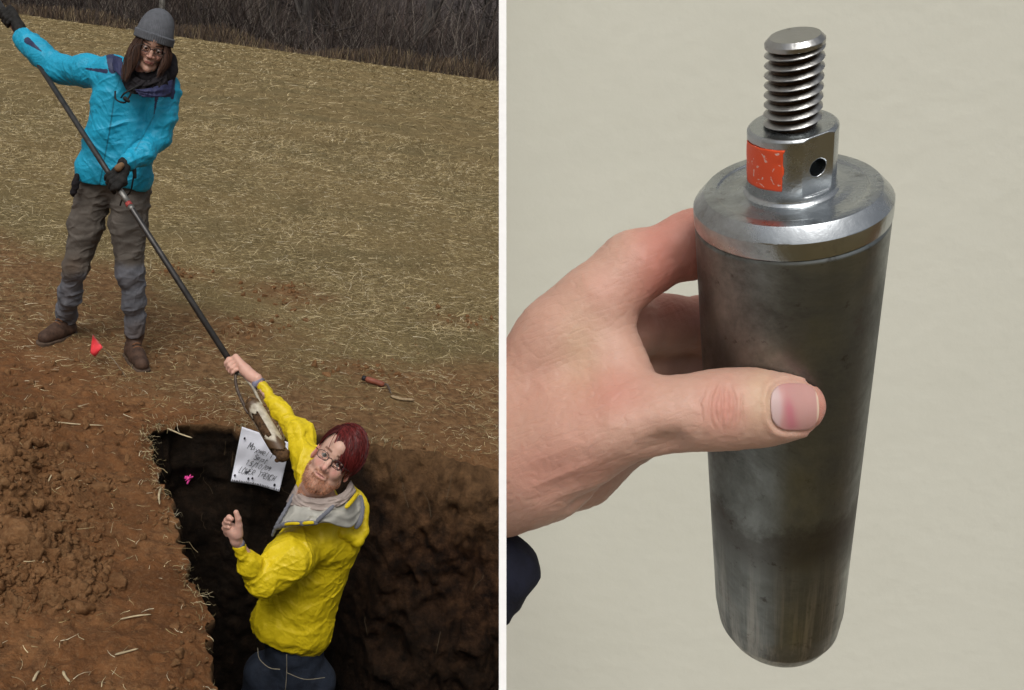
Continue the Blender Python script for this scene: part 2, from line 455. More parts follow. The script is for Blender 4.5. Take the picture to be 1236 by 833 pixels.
# the part of the sheet behind the camera
x0, x1 = V[0, 0], V[nc - 1, 0]
back = [(-80, .35), (x0, .35), (x1, .35), (80, .35), (80, -80), (-80, -80)]
nb = len(V); row0 = list(range(nc))
V2 = np.concatenate([V, np.array([(x0, -80, 0), (x1, -80, 0)])])
me_F = Fq
def soil_material():
    m = M_('soil_and_field')
    so, ba, hp = m.attr('soil'), m.attr('bare'), m.attr('heap')
    n1 = m.noise(3.0, 5); n2 = m.noise(22, 5, .65); n3 = m.noise(90, 4, .7)
    field = m.ramp(m.noise(1.3, 5, .7), [(.3, (.20, .147, .064)), (.5, (.28, .208, .092)), (.72, (.35, .265, .128))])
    field = m.mix(m.ramp(m.noise(.55, 4, .6), [(.45, 0.), (.62, .75)]), field, (.19, .158, .074))
    field = m.mix(m.ramp(n3, [(.36, 0.), (.58, .85)]), field, (.06, .04, .018))
    field = m.mix(m.ramp(m.noise(40, 5, .8), [(.55, 0.), (.72, .6)]), field, (.52, .42, .25))
    brown = m.ramp(n2, [(.25, (.06, .031, .015)), (.5, (.16, .088, .040)), (.8, (.28, .17, .085))])
    orange = m.ramp(n1, [(.3, (.115, .047, .017)), (.5, (.175, .076, .029)), (.72, (.27, .135, .058))])
    orange = m.mix(m.ramp(n2, [(.42, 0.), (.66, .8)]), orange, (.10, .048, .022))
    clod = m.ramp(n2, [(.3, (.11, .050, .020)), (.7, (.27, .14, .062))])
    c = m.mix(so, field, brown); c = m.mix(ba, c, orange); c = m.mix(hp, c, clod)
    c = m.mix(m.ramp(n3, [(.5, 0.), (.8, .35)]), c, (.36, .24, .13))
    b1 = m.bump(n2, .02, .7); b1 = m.bump(m.noise(55, 5, .75), .010, .8, b1); m.bump(m.noise(190, 4, .7), .004, .8, b1)
    return m.set(color=c, rough=.95, spec=.12)
M_SOIL = soil_material()
ground = mesh_obj('ground', V, me_F, M_SOIL, smooth=True, attrs={'soil': so_a, 'bare': ba_a, 'heap': hp_a})
tag(ground, kind='structure')
yb = .35
Vb = []; 
xs_b = np.r_[-80, V[:nc, 0], 80]; zb = np.r_[0, V[:nc, 2], 0]
Vb = np.concatenate([np.stack([xs_b, np.full(nc + 2, yb), zb], 1), np.stack([xs_b, np.full(nc + 2, -80.), zb * 0], 1)])
kk = np.arange(nc + 1); Fb = np.stack([kk, kk + nc + 2, kk + nc + 3, kk + 1], 1)
gb = mesh_obj('ground', Vb, Fb, M_SOIL, attrs={'soil': np.zeros(len(Vb)), 'bare': np.zeros(len(Vb)), 'heap': np.zeros(len(Vb))}); tag(gb, kind='structure')

# ---- pit walls and floor
n = len(OL); us = np.r_[-.03, -.012, 0, np.linspace(.012, 1.6, 105)]
pos_x = OL[:, 0]; right = sstep(.0, .4, pos_x) * sstep(1.6, 2.4, OL[:, 1])       # the slumped side at the right
left = sstep(-.2, -.6, pos_x) * sstep(3.0, 2.4, OL[:, 1])
for _ in range(60): right = (np.roll(right, 1) + right + np.roll(right, -1)) / 3
rows = []
zl = H(OL[:, 0], OL[:, 1]) - .012
sl = np.arange(n) * .012
for u in us:
    uu = max(u, 0)
    inset = right * (uu * .34 + .07 * (1 - math.exp(-uu / .08))) + .02 * (1 - math.exp(-uu / .03)) - left * .06 * uu
    p3 = (OL[:, 0], OL[:, 1], -uu * np.ones(n))
    dsp = (1 + .9 * right) * (.035 * (1 - np.abs(fbm(p3[0] * 5, p3[1] * 5, p3[2] * 5 + 9, 4)) * 3) * right - .012) + .07 * fbm(p3[0] * 2.6, p3[1] * 2.6, p3[2] * 2.6 + 4, 3) + .035 * fbm(p3[0] * 9, p3[1] * 9, p3[2] * 9, 3) + .020 * fbm(p3[0] * 24, p3[1] * 24, p3[2] * 24, 4)
    off = inset + dsp * min(1, uu / .06)
    if u < 0: off = np.full(n, u)
    rows.append(np.stack([OL[:, 0] + NI[:, 0] * off, OL[:, 1] + NI[:, 1] * off, zl - uu - (.012 if u < 0 else 0) + .0], 1))
Vw = np.concatenate(rows); R_ = len(us)
a = (np.arange(R_ - 1)[:, None] * n + np.arange(n)[None]).ravel(); b = (np.arange(R_ - 1)[:, None] * n + ((np.arange(n) + 1) % n)[None]).ravel()
Fw = np.stack([a, b, b + n, a + n], 1)
def pit_material():
    m = M_('moist_topsoil')
    n2 = m.noise(16, 6, .7); n1 = m.noise(2.2, 4)
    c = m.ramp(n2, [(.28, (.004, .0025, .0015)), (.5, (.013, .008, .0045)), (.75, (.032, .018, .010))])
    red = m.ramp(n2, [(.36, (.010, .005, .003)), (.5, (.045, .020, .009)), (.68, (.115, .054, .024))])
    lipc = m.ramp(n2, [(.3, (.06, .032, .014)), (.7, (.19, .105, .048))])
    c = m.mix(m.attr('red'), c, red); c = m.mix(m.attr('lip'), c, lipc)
    c = m.mix(m.ramp(m.noise(70, 3, .7), [(.62, 0.), (.75, .35)]), c, (.11, .07, .035))
    b1 = m.bump(n2, .03, .9); b1 = m.bump(m.noise(48, 5, .75), .012, .9, b1); m.bump(m.noise(150, 4, .7), .004, .8, b1)
    return m.set(color=c, rough=.9, spec=.15)
M_PIT = pit_material()
uu_ = np.repeat(us, n); rr = np.tile(right, R_)
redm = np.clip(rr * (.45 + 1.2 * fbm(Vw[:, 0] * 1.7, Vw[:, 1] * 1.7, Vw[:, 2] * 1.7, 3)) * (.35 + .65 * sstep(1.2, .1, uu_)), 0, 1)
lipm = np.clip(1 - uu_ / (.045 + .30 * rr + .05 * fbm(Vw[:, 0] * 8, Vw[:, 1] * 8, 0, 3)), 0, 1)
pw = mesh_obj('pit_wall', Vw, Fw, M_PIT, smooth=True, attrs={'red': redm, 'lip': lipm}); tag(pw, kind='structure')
gx = np.linspace(OL[:, 0].min() - .1, OL[:, 0].max() + .1, 60); gy = np.linspace(OL[:, 1].min() - .1, OL[:, 1].max() + .1, 60)
GX, GY = np.meshgrid(gx, gy, indexing='ij'); GZ = -1.5 + .05 * fbm(GX * 4, GY * 4, 1, 3)
ii = (np.arange(59)[:, None] * 60 + np.arange(59)[None]).ravel()
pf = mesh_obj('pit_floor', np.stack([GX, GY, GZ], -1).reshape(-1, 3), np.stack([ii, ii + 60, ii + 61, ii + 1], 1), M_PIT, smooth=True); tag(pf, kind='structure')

# ---- loose clods, one mesh of thousands of crumbs
def crumbs(name, pts, sizes, mat, label):
    ico_v = []; t_ = (1 + 5 ** .5) / 2
    iv = np.array([(-1, t_, 0), (1, t_, 0), (-1, -t_, 0), (1, -t_, 0), (0, -1, t_), (0, 1, t_), (0, -1, -t_), (0, 1, -t_), (t_, 0, -1), (t_, 0, 1), (-t_, 0, -1), (-t_, 0, 1)]) / 1.9
    it = np.array([(0, 11, 5), (0, 5, 1), (0, 1, 7), (0, 7, 10), (0, 10, 11), (1, 5, 9), (5, 11, 4), (11, 10, 2), (10, 7, 6), (7, 1, 8), (3, 9, 4), (3, 4, 2), (3, 2, 6), (3, 6, 8), (3, 8, 9), (4, 9, 5), (2, 4, 11), (6, 2, 10), (8, 6, 7), (9, 8, 1)])
    N = len(pts); vv = iv[None] * (1 + rng.uniform(-.5, .4, (N, 12, 1))) * sizes[:, None, None] * rng.uniform(.45, 1.3, (N, 1, 3))
    an = rng.uniform(0, 6.28, N); c, s = np.cos(an)[:, None], np.sin(an)[:, None]
    x = vv[..., 0] * c - vv[..., 1] * s; y = vv[..., 0] * s + vv[..., 1] * c
    vv = np.stack([x, y, vv[..., 2] * .8], -1) + pts[:, None]
    V = vv.reshape(-1, 3); F = (it[None] + (np.arange(N) * 12)[:, None, None]).reshape(-1, 3)
    o = mesh_obj(name, V, F, mat, smooth=False, attrs={'soil': np.ones(len(V)), 'bare': np.repeat(rng.uniform(0, .6, N), 12), 'heap': np.repeat(rng.uniform(0, 1, N), 12)})
    tag(o, label, 'soil', kind='stuff'); return o
pts = []; sz = []
while len(pts) < 4500:
    h = HEAP[rng.randint(len(HEAP))]; q = h[0] + rng.randn(2) * h[1] * .75
    if heapmask(q[0], q[1]) > .008: 
        r = .004 + .010 * rng.rand() ** 2 + (.018 * rng.rand() if rng.rand() < .05 else 0); pts.append((q[0], q[1], 0)); sz.append(r)
for _ in range(11000):
    y = rng.uniform(1.6, 5.2); x = y * rng.uniform(-.62, .5)
    if rng.rand() < .3 + .7 * sstep(.0, .4, fbm(x * 2.4 + 3, y * 2.4, 6.6, 3)): pts.append((x, y, 0)); sz.append(.002 + .007 * rng.rand() ** 3)
pts = np.array(pts); sz = np.array(sz); s_, _ = pit_sd(pts[:, 0], pts[:, 1]); k = s_ > .015; pts, sz = pts[k], sz[k]
pts[:, 2] = H(pts[:, 0], pts[:, 1]) + sz * .15
big = sz > .0095; BP, BS = pts[big], sz[big]; pts, sz = pts[~big], sz[~big]
crumbs('soil_crumbs', pts, sz, M_SOIL, 'brown clods and crumbs of dug soil scattered beside the pit')

def ico2():
    t_ = (1 + 5 ** .5) / 2
    v = [(-1, t_, 0), (1, t_, 0), (-1, -t_, 0), (1, -t_, 0), (0, -1, t_), (0, 1, t_), (0, -1, -t_), (0, 1, -t_), (t_, 0, -1), (t_, 0, 1), (-t_, 0, -1), (-t_, 0, 1)]
    f = [(0, 11, 5), (0, 5, 1), (0, 1, 7), (0, 7, 10), (0, 10, 11), (1, 5, 9), (5, 11, 4), (11, 10, 2), (10, 7, 6), (7, 1, 8), (3, 9, 4), (3, 4, 2), (3, 2, 6), (3, 6, 8), (3, 8, 9), (4, 9, 5), (2, 4, 11), (6, 2, 10), (8, 6, 7), (9, 8, 1)]
    v = [np.array(q) / np.linalg.norm(q) for q in v]
    for _ in range(2):
        c = {}; g = []
        def mid(a, b):
            k = (min(a, b), max(a, b))
            if k not in c: q = v[a] + v[b]; v.append(q / np.linalg.norm(q)); c[k] = len(v) - 1
            return c[k]
        for a, b, d in f: x, y, z = mid(a, b), mid(b, d), mid(d, a); g += [(a, x, z), (b, y, x), (d, z, y), (x, y, z)]
        f = g
    return np.array(v), np.array(f)
iv2, if2 = ico2()
def chunks(pts, sizes):
    N = len(pts); o = rng.rand(N, 1) * 30
    v = np.repeat(iv2[None], N, 0); k = 1 + .55 * fbm(v[..., 0] * 1.3 + o, v[..., 1] * 1.3 + o, v[..., 2] * 1.3, 3) * 1.6
    for _ in range(9):                                   # broken faces: cut each lump with a few planes
        d = rng.randn(N, 3); d /= np.linalg.norm(d, axis=1)[:, None]; dt = (v * d[:, None]).sum(-1) * k; lim = rng.uniform(.32, .75, (N, 1)); k = np.where(dt > lim, k * lim / np.maximum(dt, 1e-6), k)
    k = k * (1 + .16 * fbm(v[..., 0] * 4 + o, v[..., 1] * 4, v[..., 2] * 4, 3))
    v = v * k[..., None] * 1.25 * sizes[:, None, None] * rng.uniform(.7, 1.35, (N, 1, 3)); V = (v + pts[:, None]).reshape(-1, 3); M = len(iv2)
    F = (if2[None] + (np.arange(N) * M)[:, None, None]).reshape(-1, 3)
    ob = mesh_obj('soil_lumps', V, F, M_SOIL, smooth=True, attrs={'soil': np.ones(len(V)), 'bare': np.repeat(rng.uniform(.1, .9, N), M), 'heap': np.repeat(rng.uniform(.3, 1, N), M)})
    tag(ob, 'broken brown lumps of soil lying all over the spoil heap', 'soil', kind='stuff')
ex_ = []
for _ in range(260):
    h = HEAP[rng.randint(len(HEAP))]; q = h[0] + rng.randn(2) * h[1] * .7; ex_.append((q[0], q[1], .010 + .022 * rng.rand() ** 2.2))
for _ in range(120):
    y = rng.uniform(2.6, 4.6); x = y * rng.uniform(-.5, -.18); ex_.append((x, y, .006 + .012 * rng.rand() ** 2))
for c, r, a in SPOTS:
    for _ in range(int(60 * a)): q = c + rng.randn(2) * r * .45; ex_.append((q[0], q[1], .004 + .016 * rng.rand() ** 2.5))
ex_ = np.array(ex_); s_, _ = pit_sd(ex_[:, 0], ex_[:, 1]); ex_ = ex_[s_ > .04]
ri_ = rng.randint(0, n, 260); rp_ = OL[ri_] - NI[ri_] * rng.uniform(.01, .10, (260, 1)); rz_ = .003 + .012 * rng.rand(260) ** 2
BP = np.concatenate([BP, np.stack([rp_[:, 0], rp_[:, 1], H(rp_[:, 0], rp_[:, 1]) + rz_ * .1], 1)]); BS = np.concatenate([BS, rz_])
BP = np.concatenate([BP, np.stack([ex_[:, 0], ex_[:, 1], H(ex_[:, 0], ex_[:, 1]) + ex_[:, 2] * .2], 1)]); BS = np.concatenate([BS, ex_[:, 2]])
chunks(BP, BS)

# ---- straw and dry grass
def straw_mat():
    m = M_('straw'); c = m.attr('tint', 'Color'); n = m.noise(60, 2)
    m.set(color=m.mix(m.ramp(n, [(.3, 0.), (.7, .35)]), c, (.06, .04, .02)), rough=.75, spec=.25)
    return m.m
M_STRAW = straw_mat()
PAL = np.array([(.72, .60, .36), (.56, .445, .235), (.38, .295, .14), (.17, .125, .055), (.27, .22, .10), (.74, .65, .45)])
def blades(name, x, y, L, wd, pal_p, flat, label, seg=4, lift=.0, cat='grass', rise=1.0):
    N = len(x); z = H(x, y) + lift
    an = rng.uniform(0, 2 * np.pi, N); turn = rng.normal(0, .55, N); el = rng.uniform(0, 1, N) ** 1.5 * (1 - flat) * 1.5 + rng.uniform(.02, .22, N)
    t = np.linspace(0, 1, seg); pth = np.zeros((N, seg, 3)); p = np.stack([x, y, z], 1); pth[:, 0] = p
    for i in range(1, seg):
        a = an + turn * t[i] * 1.4; e = el * (1 - 1.5 * t[i] * (.4 + .6 * flat)) * rise
        st = (L / (seg - 1))[:, None]; p = p + st * np.stack([np.cos(a) * np.cos(e), np.sin(a) * np.cos(e), np.sin(e)], 1); pth[:, i] = p
    gz = H(pth[..., 0].ravel(), pth[..., 1].ravel()).reshape(N, seg) + .002; pth[..., 2] = np.maximum(pth[..., 2], gz)
    wds = wd[:, None] * np.linspace(1, .35, seg)[None]
    d = pth[:, 1] - pth[:, 0]; side = np.stack([-d[:, 1], d[:, 0], .6 * np.abs(d[:, 0]) + rng.uniform(-.02, .02, N)], 1); side /= np.linalg.norm(side, axis=1)[:, None] + 1e-9
    V, F = ribbons(pth, wds, side)
    c = PAL[rng.choice(len(PAL), N, p=pal_p)] * rng.uniform(.75, 1.2, (N, 1))
    o = mesh_obj(name, V, F, M_STRAW, smooth=True, attrs={'tint': np.repeat(c, seg * 2, 0)})
    if label: tag(o, label, cat, kind='stuff')
    return o
def scatter(N, y0, y1, dens, s0=-.62, s1=.48, p=.5):
    xs, yy = [], []
    while sum(map(len, xs)) < N:
        y = (y0 ** (p + 1) + rng.rand(60000) * (y1 ** (p + 1) - y0 ** (p + 1))) ** (1 / (p + 1)); x = y * rng.uniform(s0, s1, 60000)
        k = rng.rand(60000) < dens(x, y); x, y = x[k], y[k]; s_, _ = pit_sd(x, y); k = s_ > .01; xs.append(x[k]); yy.append(y[k])
    return np.concatenate(xs)[:N], np.concatenate(yy)[:N]
fd = lambda x, y: (1 - .93 * bare(x, y)) * (.50 + .50 * (1 - soilness(x, y))) * (.18 + .82 * sstep(-.3, .3, fbm(x * 2.6, y * 2.6, 12.5, 4)))
x, y = scatter(115000, 3.4, 13, fd, p=.35)
blades('thatch', x, y, rng.uniform(.015, .08, len(x)), (.0009 + .00025 * y) * rng.uniform(.6, 1.3, len(x)), (.14, .24, .24, .22, .12, .04), .62, 'matted straw and dry grass lying over the near field')
x, y = scatter(34000, 4.6, 16, lambda x, y: (1 - soilness(x, y)) * (.08 + .92 * sstep(-.05, .35, fbm(x * 1.6, y * 1.6, 22.5, 4))), p=.6)
blades('field_grass', x, y, rng.uniform(.03, .12, len(x)), (.0008 + .00029 * y) * rng.uniform(.6, 1.2, len(x)), (.22, .22, .20, .18, .12, .06), .18, 'short dry grass growing in the harvested field', rise=1.)
x, y = scatter(42000, 12, 46, lambda x, y: np.ones_like(x), p=.2)
blades('far_field_grass', x, y, rng.uniform(.08, .22, len(x)), .00042 * y * rng.uniform(.7, 1.3, len(x)), (.12, .24, .26, .24, .12, .02), .3, 'pale stubble of the far part of the field', seg=3)
# sparse straws lying on the bare soil, and stray stalks along the lip of the pit
x, y = scatter(2200, 1.6, 4.6, lambda x, y: .25 + .75 * (np.abs(bare(x, y) - .5) < .4), p=.8)
blades('loose_straw', x, y, rng.uniform(.008, .06, len(x)), rng.uniform(.0010, .0026, len(x)), (.28, .26, .2, .06, .0, .2), .92, 'loose pale straws strewn over the bare orange soil')
e = rng.randint(0, n, 2500); wgt = np.clip(.35 + fbm(OL[e, 0] * 5, OL[e, 1] * 5, 3, 2), .05, 1); e = e[rng.rand(len(e)) < wgt]; N = len(e)
base = OL[e] - NI[e] * rng.uniform(.0, .05, (N, 1)); L = rng.uniform(.010, .045, N) * np.where(rng.rand(N) < .04, 2., 1); t = np.linspace(0, 1, 5)
dirx = NI[e] + rng.randn(N, 2) * .9; dirx /= np.linalg.norm(dirx, axis=1)[:, None]
pth = np.zeros((N, 5, 3)); 
for i in range(5):
    pth[:, i, :2] = base + dirx * (L * t[i])[:, None] + rng.randn(N, 2) * .002; pth[:, i, 2] = H(base[:, 0], base[:, 1]) + .006 + L * (rng.uniform(0, .5, N) * t[i] - 1.0 * t[i] ** 2 * rng.uniform(.1, 1, N))
sdv = np.stack([-dirx[:, 1], dirx[:, 0], rng.uniform(-.3, .3, N)], 1)
V, F = ribbons(pth, np.tile(rng.uniform(.0008, .0022, N)[:, None], (1, 5)), sdv)
c = PAL[rng.choice(6, N, p=(.15, .25, .3, .2, 0, .1))] * rng.uniform(.4, 1., (N, 1))
tag(mesh_obj('lip_straw', V, F, M_STRAW, attrs={'tint': np.repeat(c, 10, 0)}), 'roots and straws hanging over the rim of the pit', 'grass', kind='stuff')
# fine roots on the pit wall
N = 70; e = rng.randint(0, n, N * 3); e = e[(OL[e, 1] > 2.2)][:N]; N = len(e); u0 = rng.uniform(.05, .9, N); u0[:30] = rng.uniform(.02, .25, 30)
pth = np.zeros((N, 6, 3)); j = np.clip(np.searchsorted(us, u0), 0, R_ - 1); st_ = Vw.reshape(R_, n, 3)[j, e]
a = rng.uniform(-.8, .8, N)
for i in range(6):
    ln = rng.uniform(.01, .025, N); jj = np.clip(j + i * 1, 0, R_ - 1); st = Vw.reshape(R_, n, 3)[jj, (e + (a * i * 2).astype(int)) % n]
    pth[:, i] = st; pth[:, i, :2] += NI[e] * .008
V, F = ribbons(pth, np.full((N, 6), .0016), np.stack([tn[e, 0], tn[e, 1], np.full(N, .3)], 1))
tag(mesh_obj('wall_roots', V, F, M_STRAW, attrs={'tint': np.tile((.10, .07, .04), (len(V), 1))}), 'fine pale roots sticking out of the dark pit wall', 'roots', kind='stuff')

# ---- the wood beyond the field
FE = 45.5
hx = np.linspace(-160, 160, 90); hy = np.r_[np.linspace(58, 130, 30)]
HX, HY = np.meshgrid(hx, hy, indexing='ij'); HZ = -.3 + 17 * sstep(58, 120, HY) + 1.2 * fbm(HX * .08, HY * .08, 3, 3) * sstep(58, 75, HY)
ii = (np.arange(89)[:, None] * 30 + np.arange(29)[None]).ravel()
mh = M_('leaf_litter'); mh.bump(mh.noise(1.5, 5), .5); mh.set(color=mh.ramp(mh.noise(.9, 6, .8), [(.3, (.022, .016, .016)), (.55, (.05, .038, .036)), (.75, (.085, .066, .055))]), rough=1.)
tag(mesh_obj('hill', np.stack([HX, HY, HZ], -1).reshape(-1, 3), np.stack([ii, ii + 30, ii + 31, ii + 1], 1), mh.m, smooth=True), kind='structure')
mb = M_('bark'); mb.bump(mb.noise(6, 4, stretch=(1, 1, .2)), .03)
tint = mb.attr('tint', 'Color'); mb.set(color=mb.mix(mb.ramp(mb.noise(2.5, 5, .7), [(.4, 0.), (.7, .6)]), tint, (.02, .016, .015)), rough=.9)
M_BARK = mb.m
def tree_meshes(seed, h, r0, tcol):
    rs = np.random.RandomState(seed); n_ = 9
    z = np.linspace(0, h, n_); bend = np.cumsum(rs.randn(n_, 2) * .10, 0); bend[0] = 0
    tr = np.column_stack([bend, z]); rad = r0 * (1 - z / h * .85) ** .8; rad[0] *= 1.4
    tv, tf = tube(tr, rad, 7); parts = []; tw = []
    nl = 13
    for i in range(nl):
        zz = h * rs.uniform(.10, .92); k = min(int(zz / h * (n_ - 1)), n_ - 2); f = zz / h * (n_ - 1) - k; b0 = tr[k] * (1 - f) + tr[k + 1] * f
        a = rs.uniform(0, 6.28); L = rs.uniform(.12, .32) * h * (1.15 - zz / h); d = np.array([math.cos(a), math.sin(a), rs.uniform(.2, 1.)]); d /= np.linalg.norm(d)
        pts = [b0]; 
        for s in range(5): d = d + rs.randn(3) * .22 + np.array([0, 0, .06]); d /= np.linalg.norm(d); pts.append(pts[-1] + d * L / 5)
        rr = np.linspace(rad[k] * .45, .012, 6); parts.append(tube(pts, rr, 5, False))
        for s in range(16):
            q = rs.randint(1, 6); p0 = pts[q]; dd = rs.randn(3) * .8 + d; dd /= np.linalg.norm(dd); l2 = rs.uniform(.4, 1.3); pp = [p0]
            for u in range(3): dd = dd + rs.randn(3) * .3; dd /= np.linalg.norm(dd); pp.append(pp[-1] + dd * l2 / 3)
            tw.append(pp)
    bv, bf = join(parts); tw = np.array(tw); sd_ = rs.randn(len(tw), 3); sd_[:, 1] *= .2; sd_ /= np.linalg.norm(sd_, axis=1)[:, None]
    wv, wf = ribbons(tw, np.tile(np.array([.03, .024, .018, .012]), (len(tw), 1)), sd_)
    o = len(bv); bf = bf + [tuple(int(i) + o for i in f) for f in wf]; bv = np.concatenate([bv, wv])
    return (tv, tf), (bv, bf)
TK = [('dark', (.035, .028, .026)), ('grey', (.075, .066, .06)), ('pale', (.20, .19, .17)), ('brown', (.05, .034, .026)), ('slim', (.045, .036, .034))]
protos = []
for i, (kn, tc) in enumerate(TK):
    t_, c_ = tree_meshes(30 + i, (13, 11, 12, 9, 10)[i], (.20, .17, .16, .12, .08)[i], tc)
    ms = []
    for (v, f), nm in ((t_, 'trunk'), (c_, 'crown')):
        me = bpy.data.meshes.new(nm); me.from_pydata([tuple(map(float, q)) for q in v], [], [tuple(q) for q in f]); me.materials.append(M_BARK)
        a = me.attributes.new('tint', 'FLOAT_COLOR', 'POINT'); a.data.foreach_set('color', np.tile(tuple(tc) + (1,), (len(v), 1)).astype(np.float32).ravel()); me.update(); ms.append(me)
    protos.append(ms)
desc = ['dark bare tree', 'grey bare tree', 'pale barked bare tree', 'small brown bare tree', 'slim dark bare tree']
tr_rng = np.random.RandomState(5)
spots = [(196, 46.5, 2), (300, 49, 1), (372, 48, 1), (386, 52, 1)]
spots = [(P(px, 40, Y)[0], Y, k) for px, Y, k in spots]
for i in range(72):
    Y = 47.5 + 14 * tr_rng.rand() ** 1.3; spots.append((Y * tr_rng.uniform(-.44, .22), Y, tr_rng.choice([0, 1, 3, 4, 4, 0])))
ORD = ['first', 'second', 'third', 'fourth', 'fifth', 'sixth', 'seventh', 'eighth', 'ninth', 'tenth', 'eleventh', 'twelfth', 'thirteenth', 'fourteenth', 'fifteenth', 'sixteenth', 'seventeenth', 'eighteenth', 'nineteenth', 'twentieth']
def ordn(k): return ORD[k] if k < 20 else ('twenty ' + ORD[k - 20] if k < 39 else 'last but few')
def colx(x, Y):
    q = MCn.T @ (np.array([x, Y, .5]) - C0); return CX + FPX * q[0] / -q[2]
rank = {}
for i, (x, Y, k) in enumerate(spots):
    if i >= 4: rank[i] = sum(1 for j, (x2, Y2, k2) in enumerate(spots) if j >= 4 and k2 == k and colx(x2, Y2) < colx(x, Y))
hZ = lambda Y: (-.3 + 17 * float(sstep(58, 120, np.float64(Y)))) if Y > 58.5 else -.1
for i, (x, Y, k) in enumerate(spots):
    sc1 = tr_rng.uniform(.8, 1.25)
    M4 = Matrix.Translation((x, Y, hZ(Y) - .05)) @ Matrix.Rotation(tr_rng.uniform(0, 6.28), 4, 'Z') @ Matrix.Rotation(tr_rng.uniform(-.07, .07), 4, 'X') @ Matrix.Diagonal((sc1, sc1, sc1, 1))
    if i == 0: lab = 'pale straight trunk standing at the field edge just right of the grey beanie'
    elif i < 4: lab = ['', 'grey forked tree at the field edge, left one of the middle group', 'grey tree with crooked limbs in the middle of the wood edge', 'grey tree close behind the crooked one at the wood edge'][i]
    else: lab = desc[k] + ' in the wood behind the field, ' + ordn(rank[i]) + ' such from the left'
    e = empty('bare_tree', (0, 0, 0), lab, 'tree', 'bare trees of the wood beyond the field', mat=M4)
    for me, nm in zip(protos[k], ('trunk', 'crown')):
        o = bpy.data.objects.new(nm, me); COL.objects.link(o); o.parent = e
# undergrowth: thin bare stems, and the tall dry grass along the field edge
def stems(name, N, y0, y1, h0, h1, w0, cols, label, lean=.25, seg=5):
    Y = y0 + (y1 - y0) * rng.rand(N) ** 1.2; x = Y * rng.uniform(-.56, .42, N); L = rng.uniform(h0, h1, N) * (.6 + .5 * noise(x * .5, Y * .5, 1))
    p = np.stack([x, Y, np.where(Y > 58, -.3 + 17 * sstep(58, 120, Y), -.05)], 1); d = np.stack([rng.randn(N) * lean, rng.randn(N) * lean, np.ones(N)], 1); pth = np.zeros((N, seg, 3)); pth[:, 0] = p
    for i in range(1, seg):
        d = d + rng.randn(N, 3) * lean * .8 * np.array([1, 1, .3]); d /= np.linalg.norm(d, axis=1)[:, None]; p = p + d * (L / (seg - 1))[:, None]; pth[:, i] = p
    s = np.tile(np.array([[1., .15, 0]]), (N, 1)); V, F = ribbons(pth, (w0 * rng.uniform(.6, 1.5, N))[:, None] * np.linspace(1, .4, seg)[None], s)
    cols = np.array(cols); c = cols[rng.randint(0, len(cols), N)] * rng.uniform(.7, 1.3, (N, 1))
    tag(mesh_obj(name, V, F, M_BARK, attrs={'tint': np.repeat(c, seg * 2, 0)}), label, 'undergrowth', kind='stuff')
stems('undergrowth', 42000, 46.4, 64, 1.5, 6.5, .024, [(.05, .037, .033), (.07, .050, .043), (.095, .068, .055), (.03, .023, .021), (.17, .145, .12)], 'tangle of thin bare stems filling the wood behind the field', .38, 6)
stems('tall_dry_grass', 24000, 44.9, 48.2, .25, 1.15, .035, [(.09, .058, .036), (.12, .08, .046), (.20, .15, .085), (.06, .04, .028), (.05, .035, .026)], 'tall rusty dry grass along the far edge of the field', .22, 4)
# ================================================================== ADDED WHITE DIVIDER STRIP AND CREAM WALL AT THE RIGHT
def camv(x, y, z): return C0 + MCn @ np.array([x, y, -z])
def at_cam(px, yc, z): return camv((px - CX) / FPX * z, yc, z)
z0_, z1_ = .20, .86
m = simple('white_board_paint', (.86, .86, .85), .6, .02, 8, 300, .0003)
Vb = []
for z, xl, xr in ((z0_, 602.2, 611.2), (z1_, 603.2, None)):
    for yc in (-1.9, 1.1):
        Vb.append(at_cam(xl, yc, z)); Vb.append(at_cam(xr, yc, z) if xr else at_cam(xl, yc, z) + MCn @ np.array([9 * .2 / FPX, 0, 0]))
Fb = [(0, 1, 3, 2), (4, 6, 7, 5), (0, 2, 6, 4), (1, 5, 7, 3), (2, 3, 7, 6), (0, 4, 5, 1)]
brd = mesh_obj('white_divider', Vb, Fb, m)  # added board standing in for a white divider strip, hides the wrist cut
tag(brd, 'thin white painted partition board added between the field and the cream wall', 'divider')
mw = M_('cream_paint')
cw = mw.mix(mw.ramp(mw.noise(2.5, 3), [(.3, 0.), (.7, 1.)]), (.59, .588, .51), (.63, .628, .55))
b1 = mw.bump(mw.noise(55, 4, .5), .0012, .55); mw.bump(mw.noise(9, 3), .004, .25, b1); mw.set(color=cw, rough=.75, spec=.25)
# wall: upright slab standing behind the hand, its left end meeting the partition
Yw = .78
def wl(px, py, Y=Yw): return P(px, py, Y)
tl, bl = wl(606, -260), wl(606, 1500)
kx = (tl[0] - bl[0]) / (tl[2] - bl[2])
xat = lambda z: bl[0] + kx * (z - bl[2])
zb_, zt_ = -.15, 2.35; Vw_ = []
for Y, ex in ((Yw, 0), (Yw + .10, .013)):
    for z in (zb_, zt_): Vw_ += [(xat(z) + ex, Y, z), (1.9, Y, z)]
wallo = mesh_obj('cream_wall', Vw_, [(0, 1, 3, 2), (4, 6, 7, 5), (0, 2, 6, 4), (1, 5, 7, 3), (2, 3, 7, 6), (0, 4, 5, 1)], mw.m)
tag(wallo, 'plain cream painted wall behind the hand and the steel cylinder', 'wall')

